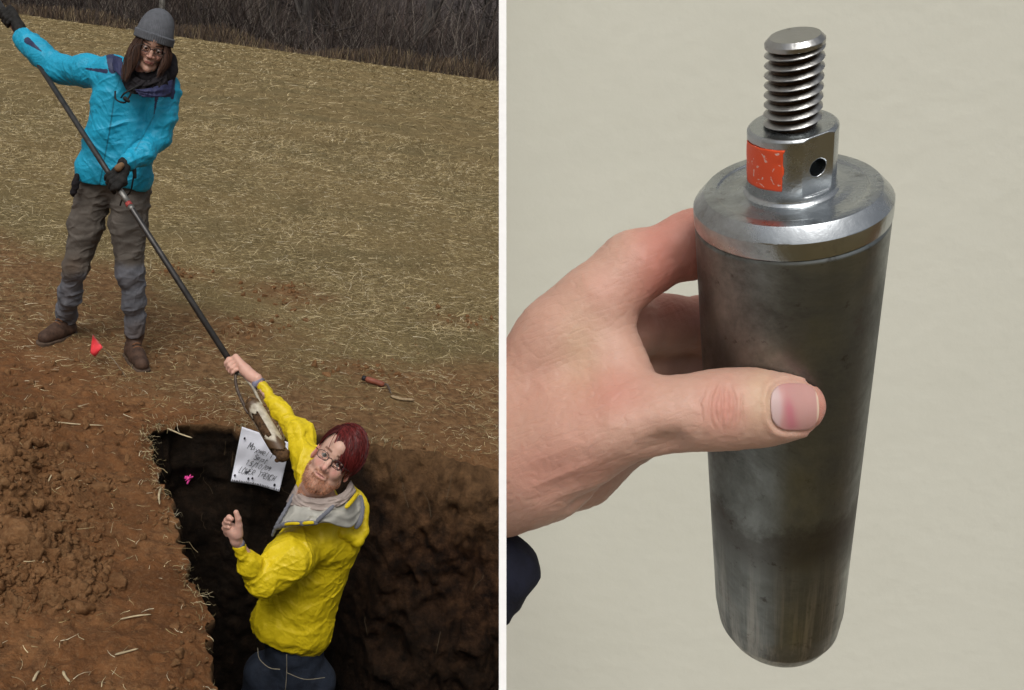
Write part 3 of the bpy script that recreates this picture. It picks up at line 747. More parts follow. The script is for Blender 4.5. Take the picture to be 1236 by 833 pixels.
# ================================================================== STEEL CYLINDER
S_ = .8; CR = .0325 * S_
Cc = np.array([.15848976, .0526073, -.3266365]) * S_; dc = np.array([.23544792, -.80786081, -.54030102]); TAU = .145
Cw = C0 + MCn @ Cc; dwn = MCn @ dc; upc = -dwn            # axis, pointing to the thread
tocam = -(MCn @ (Cc / np.linalg.norm(Cc)))
fx_ = tocam - upc * (tocam @ upc); fx_ /= np.linalg.norm(fx_); fy_ = np.cross(upc, fx_)   # local x faces the viewer, y to image ...
LM = Matrix(((fx_[0], fy_[0], upc[0], Cw[0]), (fx_[1], fy_[1], upc[1], Cw[1]), (fx_[2], fy_[2], upc[2], Cw[2]), (0, 0, 0, 1)))
RGT = 1 if fy_ @ RC > 0 else -1                            # sign of local y that is image right
def steel(name, base, dirt, dirtc, rough, streak=True, rust=.4):
    m = M_(name)
    st = m.noise(60, 4, .6, stretch=(1, 1, .06)); bl = m.noise(38, 10, .74); bl2 = m.noise(160, 4, .7); big = m.noise(17, 12, .74, dist=.35)
    b = np.array(base)
    c = m.ramp(st, [(.3, tuple(b * .75)), (.7, tuple(b * 1.2))]) if streak else m.ramp(bl, [(.3, tuple(b * .85)), (.7, tuple(b * 1.15))])
    dm = m.ramp(big, [(dirt - .09, 0.), (dirt + .12, 1.)]); c = m.mix(dm, c, dirtc)
    if streak:
        lz = m.n('ShaderNodeSeparateXYZ'); m.l(m.tc.outputs['Object'], lz.inputs[0]); low_ = m.ramp(m.math('MULTIPLY', lz.outputs[2], -5.), [(.62, 0.), (.80, 1.)])
        sc_h = m.ramp(m.noise(230, 4, .7, stretch=(1, 1, .035)), [(.47, 0.), (.62, 1.)]); c = m.mix(m.math('MULTIPLY', sc_h, m.math('MULTIPLY', low_, .55)), c, (.52, .50, .46))
        bnd = m.ramp(m.math('ADD', m.math('MULTIPLY', lz.outputs[2], -5.), m.math('MULTIPLY', big, .25)), [(.66, 0.), (.70, 1.), (.74, 1.), (.80, 0.)]); c = m.mix(m.math('MULTIPLY', bnd, .5), c, (.05, .035, .028))
    c = m.mix(m.ramp(bl2, [(.62, 0.), (.72, rust)]), c, (.035, .018, .010))
    c = m.mix(m.ramp(bl, [(.60, 0.), (.74, rust)]), c, (.10, .05, .035))
    r = m.ramp(bl, [(.3, rough * .75), (.7, min(1, rough * 1.35))])
    r = m.mix(dm, r, (min(rough * 1.6, .8),) * 3)
    b1 = m.bump(bl2, .0002, .35); m.bump(m.noise(420, 3, .6, stretch=(1, 1, .04)) if streak else m.noise(900, 2), .00008, .5, b1)
    return m.set(color=c, rough=r, metal=1.0)
M_ST = steel('machined_steel', (.44, .465, .48), .58, (.20, .195, .185), .24, False, .4)
M_BODY = steel('worn_steel_tube', (.26, .28, .275), .475, (.125, .13, .122), .33, True, .6)
cyl = empty('steel_cylinder', (0, 0, 0), 'dark worn steel cylinder with threaded stud on top, gripped by the hand', 'cylinder', mat=LM)
def local(name, v, f, m, smooth=True, parent=cyl):
    o = mesh_obj(name, v, f, m, smooth=smooth); o.parent = parent; o.matrix_parent_inverse = Matrix.Identity(4); return o
def cham(p, b=.0004):            # round each corner of a lathe profile a little
    out = [p[0]]
    for i in range(1, len(p) - 1):
        a, q, c = map(np.array, (p[i - 1], p[i], p[i + 1])); u = a - q; v = c - q
        lu, lv = np.linalg.norm(u), np.linalg.norm(v); s = min(b, lu * .4, lv * .4); out += [tuple(q + u / lu * s), tuple(q + (u / lu + v / lv) * s * .18), tuple(q + v / lv * s)]
    return out + [p[-1]]
k_ = S_
LB = .2438 * k_; tpr = lambda z: 1 - TAU * (-z) / LB
v, f = lathe(cham([(CR * .975, -.0072 * k_ - .0002), (CR * .993, -.0078 * k_ - .0006), (CR * tpr(-.10 * k_), -.10 * k_), (CR * tpr(-LB + .026 * k_), -LB + .026 * k_), (CR * tpr(-LB + .012 * k_) * .955, -LB + .012 * k_), (CR * .83 * (1 - TAU), -LB + .0035 * k_), (CR * .75 * (1 - TAU), -LB), (0.0001, -LB - .0003)], .0010), 160)
sharpen(local('tube_body', v, f, M_BODY), 20)
# cap: chamfered collar with a groove under it and a shallow dished face
v, f = lathe(cham([(.0001, .0044 * k_), (CR * .52, .0044 * k_), (CR * .60, .0041 * k_), (CR * .74, .0042 * k_), (CR * .76, .0046 * k_), (CR * .885, .0046 * k_), (CR, -.0002 * k_), (CR, -.0066 * k_), (CR * .975, -.0068 * k_), (CR * .968, -.0080 * k_), (CR * .9, -.0090 * k_)], .0003), 160)
rr_ = np.hypot(v[:, 0], v[:, 1]); nk = noise(v[:, 0] * 900, v[:, 1] * 900, v[:, 2] * 900) * .00004 * (rr_ > CR * .87); v[:, :2] *= (1 + nk / np.maximum(rr_, 1e-4))[:, None]; v[:, 2] += nk
sharpen(local('collar', v, f, M_ST), 24)
# boss with a milled flat and a cross hole
br = .0143 * k_; bz0, bz1 = .0040 * k_, .0285 * k_
s = SDF((-br - .001,) * 2 + (bz0 - .0008,), (br + .001,) * 2 + (bz1 + .001,), .00022)
Xl, Yl, Zl = s.grid(); Rl = np.sqrt(Xl ** 2 + Yl ** 2)
d = np.maximum(np.maximum(Rl - br, Zl - bz1), bz0 - Zl)
d = np.maximum(d, (Rl - br + Zl - bz1 + .0009 * k_) * .7071)
fil = np.sqrt(np.maximum(br + .0016 - Rl, 0) ** 2 + np.maximum(Zl - bz0, 0) ** 2)
d = np.minimum(d, np.where(Zl < bz0 + .0016, np.maximum(Rl - br - .0016 * np.clip(1 - (Zl - bz0) / .0016, 0, 1) ** 2.2, bz0 - Zl), 1))
fa = math.radians(38) * RGT; fn = np.array([math.cos(fa), math.sin(fa)])
fd_ = Xl * fn[0] + Yl * fn[1]
flat_ = np.maximum(np.maximum(fd_ - br * .915, -(Zl - bz0 - .0032 * k_ - .0012 * np.cos(np.clip((-Xl * fn[1] + Yl * fn[0]) / br, -1, 1) * 2))) * 1.0, -1)
cut = np.minimum(fd_ - br * .915, Zl - (bz0 + .0030 * k_))      # what is removed: beyond the plane and above the shelf
d = np.maximum(d, cut)
tl_ = -Xl * fn[1] + Yl * fn[0]; hz = bz0 + .0125 * k_
hole = np.maximum(np.sqrt((tl_ - .0002 * RGT) ** 2 + (Zl - hz) ** 2) - .0031 * k_, -(fd_ - 0.0))
d = np.maximum(d, -hole)
s.F = d.astype(np.float32); v, f = s.mesh(1); local('boss', v, f, M_ST)
# thread: a true helix
rt = .0092 * k_; pt = .0034 * k_; tz0, tz1 = .0275 * k_, .0590 * k_
rpp, na = 24, 96; turns = int((tz1 - tz0) / pt) + 3; nz = turns * rpp
I_, J_ = np.meshgrid(np.arange(nz), np.arange(na), indexing='ij'); At = J_ * 2 * np.pi / na
Zt = tz0 - pt * 1.2 + pt * (I_ / rpp + J_ / na); ph = (I_ % rpp) / rpp; tri = np.abs(ph * 2 - 1)
prof = np.clip((tri - .24) / .76, 0, 1); dep = .0019 * k_
r = rt - dep * (1 - prof); r = np.where(prof > .96, r - .00012 * k_, r)
lowc = Zt < tz0 + .0016 * k_; r = np.where(lowc, np.minimum(r, rt - dep * .8), r)
topm = sstep(tz1 - .0034 * k_, tz1 - .0030 * k_, Zt); r = r * (1 - topm) + (rt * .98 - np.clip(Zt - (tz1 - .0016 * k_), 0, 1) * .9) * topm
Zt = np.clip(Zt, tz0 - .001, tz1); r = r + .00006 * noise(Zt * 1800, np.cos(At) * 14, np.sin(At) * 14)
r = np.where(Zt >= tz1, rt * .98 - .0016 * k_ * .9, r)
v = np.stack([r * np.cos(At), r * np.sin(At), Zt], -1).reshape(-1, 3); f = []
for j in range(na):
    for i in range(nz - 1):
        if j < na - 1: q4 = (i * na + j, i * na + j + 1, (i + 1) * na + j + 1, (i + 1) * na + j)
        else:
            if i + rpp + 1 >= nz + 0: continue
            q4 = (i * na + j, (i + rpp) * na, (i + rpp + 1) * na, (i + 1) * na + j)
        if max(v[k][2] for k in q4) - min(v[k][2] for k in q4) < 1e-7: continue
        f.append(q4)
a_ = np.arange(na) * 2 * np.pi / na; rtop = rt * .98 - .0016 * k_ * .9; c0 = len(v)
v = np.concatenate([v, np.stack([rtop * np.cos(a_), rtop * np.sin(a_), np.full(na, tz1)], 1), [[0, 0, tz1 - .0001]]])
for j in range(na): f.append((c0 + j, c0 + (j + 1) % na, c0 + na))
M_TH = steel('threaded_steel', (.40, .40, .39), .60, (.20, .18, .16), .30, False, .5)
th_ = local('threaded_stud', v, f, M_TH); sharpen(th_, 35)
gr = np.zeros(len(v)); gr[:nz * na] = (np.clip(1.05 - prof * 2.2, 0, 1) * (1 - topm)).ravel(); ga = th_.data.attributes.new('groove', 'FLOAT', 'POINT'); ga.data.foreach_set('value', gr.astype(np.float32))
lk = M_TH.node_tree.links; bsdf = M_TH.node_tree.nodes['Principled BSDF']; src = bsdf.inputs['Base Color'].links[0].from_socket
mxn = M_TH.node_tree.nodes.new('ShaderNodeMix'); mxn.data_type = 'RGBA'; atn = M_TH.node_tree.nodes.new('ShaderNodeAttribute'); atn.attribute_name = 'groove'
lk.new(atn.outputs['Fac'], mxn.inputs[0]); lk.new(src, mxn.inputs[6]); mxn.inputs[7].default_value = (.035, .022, .014, 1); lk.new(mxn.outputs[2], bsdf.inputs['Base Color'])
# orange tape on the boss
ms_ = M_('orange_tape'); sc1 = ms_.noise(330, 3, .6, dist=1.5)
co = ms_.mix(ms_.ramp(sc1, [(.615, 0.), (.65, .8)]), (.80, .085, .018), (.75, .62, .55))
ms_.bump(ms_.noise(500, 3), .0002, .5); ms_.set(color=co, rough=.45)
A0, A1 = -1.32 * RGT, -.16 * RGT; n1, n2 = 26, 20; v = []
zlo, zhi = bz0 + .0060 * k_, bz0 + .0212 * k_
for i in range(n1):
    for j in range(n2):
        t = i / (n1 - 1); u = j / (n2 - 1); a = A0 + (A1 - A0) * t
        if i == n1 - 1: a -= .03 * RGT * float(noise(u * 9, 2, 2)) + .05 * RGT * max(0, .25 - u)
        rad = br + .00018 + .0001 * float(noise(t * 6, u * 6, 1)); v.append((rad * math.cos(a), rad * math.sin(a), zlo + (zhi - zlo) * u + (.0002 * float(noise(t * 8, 4, 4)))))
f = [(i * n2 + j, i * n2 + j + 1, (i + 1) * n2 + j + 1, (i + 1) * n2 + j) for i in range(n1 - 1) for j in range(n2 - 1)]
tp = local('tape_patch', v, f, ms_.m); md = tp.modifiers.new('thick', 'SOLIDIFY'); md.thickness = .00012; md.offset = 0

# ================================================================== THE HAND HOLDING IT
def pr(px, py, z, r): return D(px, py, z), r * z / FPX * .95
J = lambda *a: [pr(*q) for q in a]
h_ = .00066
lo, hi = box_of([D(600, 250, .25), D(600, 760, .25), D(1060, 250, .26), D(600, 760, .42), D(1060, 560, .40), D(600, 250, .40), D(1000, 540, .25)], .012)
hand = SDF(lo, hi, h_)
def ch(js, k=.006, **kw):
    hand.chain([j[0] for j in js], [j[1] for j in js], k=k, **kw)
# metacarpals and the mass of the palm
ch(J((590, 545, .322, 96), (640, 530, .318, 88), (690, 480, .318, 66)), .012)
ch(J((620, 490, .312, 60), (680, 410, .303, 50), (722, 362, .298, 42)), .012)       # index metacarpal
ch(J((600, 590, .315, 52), (650, 560, .303, 56), (705, 520, .290, 54), (745, 502, .283, 52)), .012)      # thumb metacarpal
ch(J((640, 520, .335, 60), (700, 440, .327, 48), (752, 395, .323, 38)), .01)
ch(J((640, 560, .342, 56), (710, 500, .342, 46), (772, 448, .340, 38)), .01)
ch(J((620, 590, .338, 50), (700, 568, .342, 40), (765, 525, .347, 34)), .01)
# web between thumb and index
ch(J((714, 385, .300, 34), (738, 440, .294, 34), (758, 478, .288, 34)), .010)
# thumb
ch(J((745, 502, .283, 53), (800, 502, .277, 43), (845, 497, .274, 42.5), (876, 494, .2735, 44.5), (905, 492, .2725, 42.5), (932, 491, .271, 41), (958, 490, .2705, 36)), .006)
# index, reaching behind the cylinder
ch(J((722, 360, .298, 41), (765, 322, .297, 40), (838, 294, .300, 38), (880, 288, .308, 36)), .007)
ch(J((880, 288, .308, 36), (970, 300, .317, 34), (1015, 325, .312, 31)), .005)
ch(J((752, 400, .322, 38), (800, 392, .330, 36), (860, 392, .337, 36), (960, 400, .340, 34), (1002, 410, .332, 30)), .005)
ch(J((772, 450, .340, 37), (815, 448, .346, 34), (870, 452, .353, 34), (950, 460, .355, 33), (990, 470, .348, 29)), .005)
ch(J((765, 522, .347, 33), (810, 505, .354, 28), (860, 505, .364, 28), (930, 512, .368, 28), (965, 516, .362, 25)), .005)
# hollows: between the thumb and index metacarpals, and the snuffbox
def dent(px, py, z, r, k=.012): c, rr = pr(px, py, z, r); hand.cap(c, c + 1e-4, rr, rr, k, op='cut')
dent(712, 432, .264, 50, .018)
dent(752, 425, .262, 26, .014)
dent(650, 470, .262, 50, .02)
dent(805, 545, .268, 14, .008)
# knuckle creases of the thumb
def crease(p0, p1, z, r, k=.0025):
    a, b = D(p0[0], p0[1], z), D(p1[0], p1[1], z); hand.cap(a, b, r * z / FPX, r * z / FPX, k, op='cut')
for x_, r_ in ((861, 2.4), (868, 1.8), (877, 2.2), (884, 1.8), (893, 1.6)):
    pass
for p0, p1 in (((735, 598), (800, 545)), ((700, 610), (770, 562)), ((770, 440), (790, 458))):
    crease(p0, p1, .292, 2.0, .006)
# cut where the wrist enters the partition
nrm = np.cross(ray(606.5, 100), ray(606.5, 700)); nrm /= np.linalg.norm(nrm); nrm = nrm if nrm @ (ray(800, 400) - ray(606.5, 400)) > 0 else -nrm
hand.half(C0, nrm)
# keep the skin out of the steel
Xh, Yh, Zh = hand.grid()
cx_, cy_, cz_ = Xh - Cw[0], Yh - Cw[1], Zh - Cw[2]
tt = cx_ * dwn[0] + cy_ * dwn[1] + cz_ * dwn[2]
dcyl = np.sqrt(np.maximum(cx_ ** 2 + cy_ ** 2 + cz_ ** 2 - tt ** 2, 0)) - CR * (1 - TAU * np.clip(tt / LB, 0, 1)) - .0001
hand.F = np.maximum(hand.F, -dcyl).astype(np.float32)
# nail: slot in the thumb tip and a plate that fills it
xa = ray(962, 490); nc_ = D(959.5, 491, .2705); ex = MCn @ np.array([1., 0, 0]); ey = MCn @ np.array([0, 1., 0]); rdir = xa / np.linalg.norm(xa)
ex = ex - rdir * (ex @ rdir); ex /= np.linalg.norm(ex); ey = np.cross(ex, rdir); ey = ey if ey @ UC > 0 else -ey
def nail_uv(X, Y, Z):
    x, y, z = X - nc_[0], Y - nc_[1], Z - nc_[2]
    return x * ex[0] + y * ex[1] + z * ex[2], x * ey[0] + y * ey[1] + z * ey[2], x * rdir[0] + y * rdir[1] + z * rdir[2]
U, W_, Dp = nail_uv(Xh, Yh, Zh)
nw, nh = 27 * .262 / FPX, 29.5 * .262 / FPX
sup = (np.abs(U / nw) ** 3.2 + np.abs(W_ / nh) ** 2.6) ** (1 / 2.9) - 1
ring = np.exp(-((sup) / .10) ** 2) * (Dp < .004) * (U < nw * .9)
hand.F = (hand.F + ring * .0004 - .0005 * np.exp(-((sup - .22) / .12) ** 2) * (Dp < .004) * (U < nw * .5)).astype(np.float32)
del Xh, Yh, Zh, cx_, cy_, cz_, tt, dcyl
hv, hf = hand.mesh(1); hv, hf = subdiv(hv, hf)
N_ = normals(hv, hf)
px_ = (hv - C0) @ MCn; qx = CX + FPX * px_[:, 0] / -px_[:, 2]; qy = CY - FPX * px_[:, 1] / -px_[:, 2]
# skin relief
u1 = noise(hv[:, 0] * 620, hv[:, 1] * 620, hv[:, 2] * 620) * .00010 + noise(hv[:, 0] * 200, hv[:, 1] * 200, hv[:, 2] * 200) * .00012
kn = np.exp(-((qx - 876) / 22) ** 2 - ((qy - 492) / 30) ** 2)
u2 = kn * (-.0009 * np.clip(1 - np.abs(noise((qx + 6 * noise(qx / 26, qy / 16, 1)) / 7., qy / 34, 5)) * 5, 0, 1) - .0004 * np.clip(1 - np.abs(noise(qx / 6, qy / 12, 8)) * 4, 0, 1)); fl_ = np.clip(1 - np.abs(noise((qx * .35 + qy * .94) / 5.5, (qx * .94 - qy * .35) / 26, 3)) * 5, 0, 1); u2 = sum(-.00055 * np.exp(-((qx - (x_ + c_ * ((qy - 492) / 30) ** 2 + 1.5 * noise(qy / 9, x_, 1))) / w_) ** 2) * sstep(l_, l_ * .5, np.abs(qy - 490 + o_)) for x_, c_, w_, l_, o_ in ((858, 7, 1.8, 34, 0), (865, 5, 1.3, 30, 3), (872, 2, 1.8, 34, -2), (880, -3, 1.4, 26, 2), (887, -6, 1.9, 32, 0), (897, -9, 1.3, 24, -3), (846, 8, 1.2, 24, 2))) + .0002 * kn; u2 = u2 - .00013 * fl_ * sstep(900, 800, qx)
wr = np.exp(-((qx - 690) / 60) ** 2 - ((qy - 585) / 40) ** 2); u3 = wr * -.0006 * np.abs(np.sin((qx * .45 + qy * .9 + 10 * noise(qx / 40, qy / 40, 2)) / 9))
_u, _w, _d = nail_uv(hv[:, 0], hv[:, 1], hv[:, 2]); nm_ = 1 - np.clip(1.6 - (np.abs(_u / nw) ** 3 + np.abs(_w / nh) ** 3), 0, 1) * (_d < .004) * (np.abs(_d) < .02)
hv = hv + N_ * ((u1 + u2 * .75 + u3) * nm_ - (1 - nm_) * .0002)[:, None]
red = np.clip(.75 * np.exp(-((qx - 876) / 30) ** 2 - ((qy - 492) / 34) ** 2) + .8 * np.exp(-((qx - 985) / 22) ** 2 - ((qy - 500) / 40) ** 2) + .55 * np.exp(-((qx - 742) / 42) ** 2 - ((qy - 480) / 34) ** 2)
              + .9 * sstep(740, 800, qx) * sstep(455, 330, qy) + .35 * np.exp(-((qx - 725) / 40) ** 2 - ((qy - 350) / 30) ** 2) + .45 * np.exp(-((qx - 660) / 60) ** 2 - ((qy - 570) / 40) ** 2) + .22 * noise(hv[:, 0] * 60, hv[:, 1] * 60, hv[:, 2] * 60), 0, 1)
yel = np.clip(.8 * np.exp(-((qx - 918) / 20) ** 2 - ((qy - 480) / 34) ** 2) + .6 * np.exp(-((qx - 700) / 26) ** 2 - ((qy - 420) / 50) ** 2), 0, 1)
def skin_mat(name, base, redc, yelc, sc=1.0, fine=1500, sss=.22, scale=.004, bd=.00016):
    m = M_(name); c = m.mix(m.attr('red'), base, redc); c = m.mix(m.attr('yel'), c, yelc)
    c = m.mix(m.ramp(m.noise(300 * sc, 4, .6), [(.35, 0.), (.75, .22)]), c, tuple(np.array(base) * np.array([.72, .55, .5])))
    b1 = m.bump(m.noise(fine, 3, .6, stretch=(1, 1, 1)), bd, .55)
    v_ = m.n('ShaderNodeTexVoronoi'); v_.feature = 'DISTANCE_TO_EDGE'; v_.inputs['Scale'].default_value = fine * .55; m.l(m.tc.outputs['Object'], v_.inputs['Vector'])
    m.bump(m.ramp(v_.outputs['Distance'], [(0., 0.), (.08, 1.)]), bd * .6, .35, b1)
    return m.set(color=c, rough=.5, spec=.4, sss=sss, sssr=(1., .35, .2), ssss=scale)
M_SKH = skin_mat('hand_skin', (.53, .325, .25), (.52, .205, .16), (.56, .39, .26))
he = empty('person', tuple(D(640, 560, .32)), 'left hand and wrist gripping the steel cylinder, thumb across its front', 'person')
hb = mesh_obj('hand', hv, hf, M_SKH, he, smooth=True, attrs={'red': red, 'yel': yel})
# nail plate
ns = SDF(nc_ - .016, nc_ + .016, .00028)
for js in [J((845, 497, .274, 42.5), (876, 494, .2735, 44.5), (905, 492, .2725, 42.5), (932, 491, .271, 41), (958, 490, .2705, 36))]:
    ns.chain([j[0] for j in js], [j[1] for j in js], k=.006)
X, Y, Z = ns.grid(); U, W_, Dp = nail_uv(X, Y, Z)
sup = ((np.abs(U / (nw * .97)) ** 3.2 + np.abs(W_ / (nh * .97)) ** 2.6) ** (1 / 2.9) - 1) * nw
d = np.maximum(np.maximum(ns.F - .00012 - .0003 * sstep(nw * .2, nw, U), -(ns.F + .0016)), np.maximum(sup, Dp - .0))
ns.F = d.astype(np.float32); nv, nf = ns.mesh(1)
U, W_, Dp = nail_uv(nv[:, 0], nv[:, 1], nv[:, 2]); u = U / nw; w_ = W_ / nh
colr = np.tile(np.array([.47, .26, .235]), (len(nv), 1))
lun = sstep(-.35, -.62, u + .25 * w_ ** 2); colr = colr * (1 - lun[:, None]) + np.array([.50, .36, .345]) * lun[:, None]
mark = np.exp(-((u + .22 + .12 * w_) / (.20 - .10 * w_)) ** 2) * sstep(.85, .1, w_ + .25) * sstep(-1.05, -.75, w_) + .25 * np.exp(-((u + .3) / .3) ** 2); colr = colr * (1 - .62 * mark[:, None]) + .62 * mark[:, None] * np.array([.42, .12, .16])
fre = sstep(.86, .92, u + .10 * w_ ** 2); colr = colr * (1 - fre[:, None]) + np.array([.66, .50, .38]) * fre[:, None]
mn = M_('nail'); mn.bump(mn.noise(500, 2, stretch=(1, 1, 1)), .00004, .3); mn.set(color=mn.attr('tint', 'Color'), rough=.42, spec=.35, sss=.15, sssr=(1, .4, .3), ssss=.002)
mesh_obj('thumbnail', nv, nf, mn.m, he, smooth=True, attrs={'tint': colr})
# dark cuff
cf = SDF(*box_of([D(600, 600, .27), D(670, 780, .27), D(600, 600, .37), D(670, 780, .37)], .02), .0013)
a, ra = pr(566, 745, .33, 92); b, rb = pr(600, 684, .322, 48)
cf.cap(pr(563, 722, .33, 1)[0], pr(596, 690, .325, 1)[0], pr(0, 0, .33, 54)[1], pr(0, 0, .325, 55)[1], .01, fold=(.0022, 90, 3))
cf.half(C0, nrm)
cv, cq = cf.mesh(1)
mc_ = simple('navy_cuff_cloth', (.008, .009, .018), .95, .35, 120, 900, .0004)
mesh_obj('sleeve_cuff', cv, cq, mc_, he, smooth=True)
# ================================================================== PEOPLE
def frame(tilt, yaw, pitch, at):
    """columns: the person's left, forward, up; tilt clockwise in the picture, yaw to the picture's left, pitch down"""
    tc = C0 - at; tc /= np.linalg.norm(tc); th = math.radians(tilt)
    up = math.cos(th) * UC + math.sin(th) * RC; up -= tc * (up @ tc); up /= np.linalg.norm(up); rt = np.cross(up, tc)
    a = math.radians(yaw); f = math.cos(a) * tc - math.sin(a) * rt; x = math.cos(a) * rt + math.sin(a) * tc
    b = math.radians(pitch); f2 = math.cos(b) * f - math.sin(b) * up; u2 = math.cos(b) * up + math.sin(b) * f
    return np.stack([x, f2, u2], 1)
def head_sdf(h=.0021, fem=False, mouth=0.):
    mw = .021 if fem else .027
    s = SDF((-.10, -.135, -.20), (.10, .135, .135), h)
    E = np.eye(3)
    s.ell((0, -.018, .035), (.076, .096, .088), k=.01)
    s.ell((0, .012, -.03), (.062, .072, .082) if not fem else (.053, .072, .080), k=.02)
    jw = .052 if not fem else .037
    s.chain([(-jw, .00, -.055), (-jw * .62, .05, -.088), (0, .070, -.100), (jw * .62, .05, -.088), (jw, .00, -.055)], [.020, .020, .019, .020, .020] if not fem else [.018, .015, .014, .015, .018], k=.018)
    for sg in (-1, 1):
        s.ell((sg * .036, .055, -.028), (.025, .025, .024), k=.014)
        s.cap((sg * .012, .083, .020), (sg * .042, .070, .020), .0105, .008, k=.012)
    s.cap((0, .080, .045), (0, .078, .03), .03, .028, k=.02)
    for sg in (-1, 1):
        s.cap((sg * .031, .100, -.001), (sg * .031, .094, -.001), .0125, k=.008, op='cut')
    nl = .108 if not fem else .105
    s.chain([(0, .086, .012), (0, .096, -.010), (0, nl, -.033)], [.0075, .0085, .0115 if not fem else .0095], k=.010)
    for sg in (-1, 1):
        s.ell((sg * .0125, .096, -.036), (.0085, .010, .0075), k=.006)
        s.cap((sg * .006, .104, -.0455), (sg * .0065, .100, -.044), .0032, k=.002, op='cut')
        s.cap((sg * .031 - .012, .0835, .0074), (sg * .031 + .012, .0815, .0070), .0044, k=.004)       # upper lid
        s.cap((sg * .031 - .010, .0830, -.0082), (sg * .031 + .010, .0815, -.0082), .0040, k=.004)     # lower lid
    s.ell((0, .077 if fem else .074, -.062), (.026, .019, .016), k=.012)
    s.chain([(-mw, .082, -.0630), (-.007, .0935, -.0575), (.007, .0935, -.0575), (mw, .082, -.0630)], [.0016, .0025, .0025, .0016], k=.003)
    s.chain([(-mw, .082, -.0650 - mouth), (0, .0915, -.0690 - mouth), (mw, .082, -.0650 - mouth)], [.0016, .0029, .0016], k=.003)
    s.cap((-mw * .85, .0905, -.0640 - mouth * .5), (mw * .85, .0905, -.0640 - mouth * .5), .0018 + mouth * .7, k=.0015, op='cut')
    for sg in (-1, 1):
        c = np.array([sg * .078, -.010, -.010]); A = np.array([[.9, sg * .42, 0], [-sg * .42, .9, 0], [0, 0, 1]])
        s.ell(c, (.008, .018, .031), A, k=.006); s.ell(c + np.array([sg * .007, .006, .002]), (.006, .010, .018), A, k=.004, op='cut')
    s.chain([(0, -.02, -.07), (0, -.035, -.135)], [.054, .056] if not fem else [.046, .048], k=.02)
    return s
def to_world(V, o, A, sc): return o + (V * sc) @ A.T
def eyes(parent, o, A, sc, look=(0, 0), col=(.12, .10, .06)):
    me_ = M_('eye'); me_.set(color=me_.attr('tint', 'Color'), rough=.15, spec=.6)
    for sg in (-1, 1):
        u, v = np.meshgrid(np.linspace(0, np.pi, 22), np.linspace(0, 2 * np.pi, 28, endpoint=False), indexing='ij')
        g = np.stack([np.sin(u) * np.cos(v), np.cos(u), np.sin(u) * np.sin(v)], -1).reshape(-1, 3)
        ld = np.array([look[0], 1, look[1]]); ld /= np.linalg.norm(ld); an = np.arccos(np.clip(g @ ld, -1, 1))
        c = np.where(an[:, None] < .20, np.array([[.01, .01, .01]]), np.where(an[:, None] < .56, np.array([col]), np.array([[.30, .25, .23]])))
        g = g * .0128 + np.array([sg * .031, .0765, 0])
        f = [(i * 28 + j, i * 28 + (j + 1) % 28, (i + 1) * 28 + (j + 1) % 28, (i + 1) * 28 + j) for i in range(21) for j in range(28)]
        mesh_obj('eye', to_world(g, o, A, sc), f, me_.m, parent, smooth=True, attrs={'tint': c})
def strands(name, P0, parent, col, w=.0028, o=None, A=None, sc=1., rough=.45):
    """P0: (n, m, 3) local paths"""
    n_, m_, _ = P0.shape; W = o + (P0.reshape(-1, 3) * sc) @ A.T; W = W.reshape(n_, m_, 3)
    d = W[:, -1] - W[:, 0]; tc = C0 - W[:, 0]; s = np.cross(d, tc); s /= np.linalg.norm(s, axis=1)[:, None] + 1e-9; s = s + rng.randn(n_, 3) * .35; s /= np.linalg.norm(s, axis=1)[:, None]
    V, F = ribbons(W, np.full((n_, 1), w) * rng.uniform(.6, 1.3, (n_, 1)) * np.linspace(1, .45, m_)[None], s)
    c = np.asarray(col) * rng.uniform(.35, 1.9, (n_, 1)); m = M_(name + '_fibre'); m.set(color=m.attr('tint', 'Color'), rough=rough, spec=.22)
    return mesh_obj(name, V, F, m.m, parent, smooth=True, attrs={'tint': np.repeat(c, m_ * 2, 0)})
SK_C = np.array([0, -.018, .035]); SK_R = np.array([.078, .099, .092])
def scalp(u, lift=0.):
    u = u / np.linalg.norm(u, axis=-1, keepdims=True); r = 1 / np.sqrt(((u / SK_R) ** 2).sum(-1, keepdims=True)); return SK_C + u * (r + lift)
def arcs(U0, U1, l0, l1, m_=8, bow=.0):
    n_ = len(U0); P_ = np.zeros((n_, m_, 3))
    for i, t in enumerate(np.linspace(0, 1, m_)):
        u = U0 * (1 - t) + U1 * t; P_[:, i] = scalp(u, (l0 * (1 - t) + l1 * t + bow * math.sin(math.pi * t))[:, None])
    return P_
def crz(m, scale, dist, prev=None, amt=.8):
    n = m.noise(scale, 3, .5, dist=1.3); a = m.math('ABSOLUTE', m.math('SUBTRACT', n, .5)); h = m.math('SUBTRACT', 1., m.math('MULTIPLY', a, 5.)); h = m.math('MAXIMUM', h, 0.)
    return m.bump(h, dist, amt, prev)
def cloth(name, c, rough=.6, sc=400, bd=.0006, var=.12, sheen=0., coarse=.004):
    m = M_(name); c = np.array(c); col = m.ramp(m.noise(14, 4), [(.3, tuple(c * (1 - var))), (.7, tuple(np.minimum(c * (1 + var), 1)))])
    b1 = m.bump(m.noise(30, 3), coarse, .3); m.bump(m.noise(sc, 2), bd, .4, b1)
    return m.set(color=col, rough=rough, spec=.35, sheen=sheen)
def fingers(s, root, rad, k=.003):
    for pts, r in zip(root, rad): s.chain(pts, r, k=k)

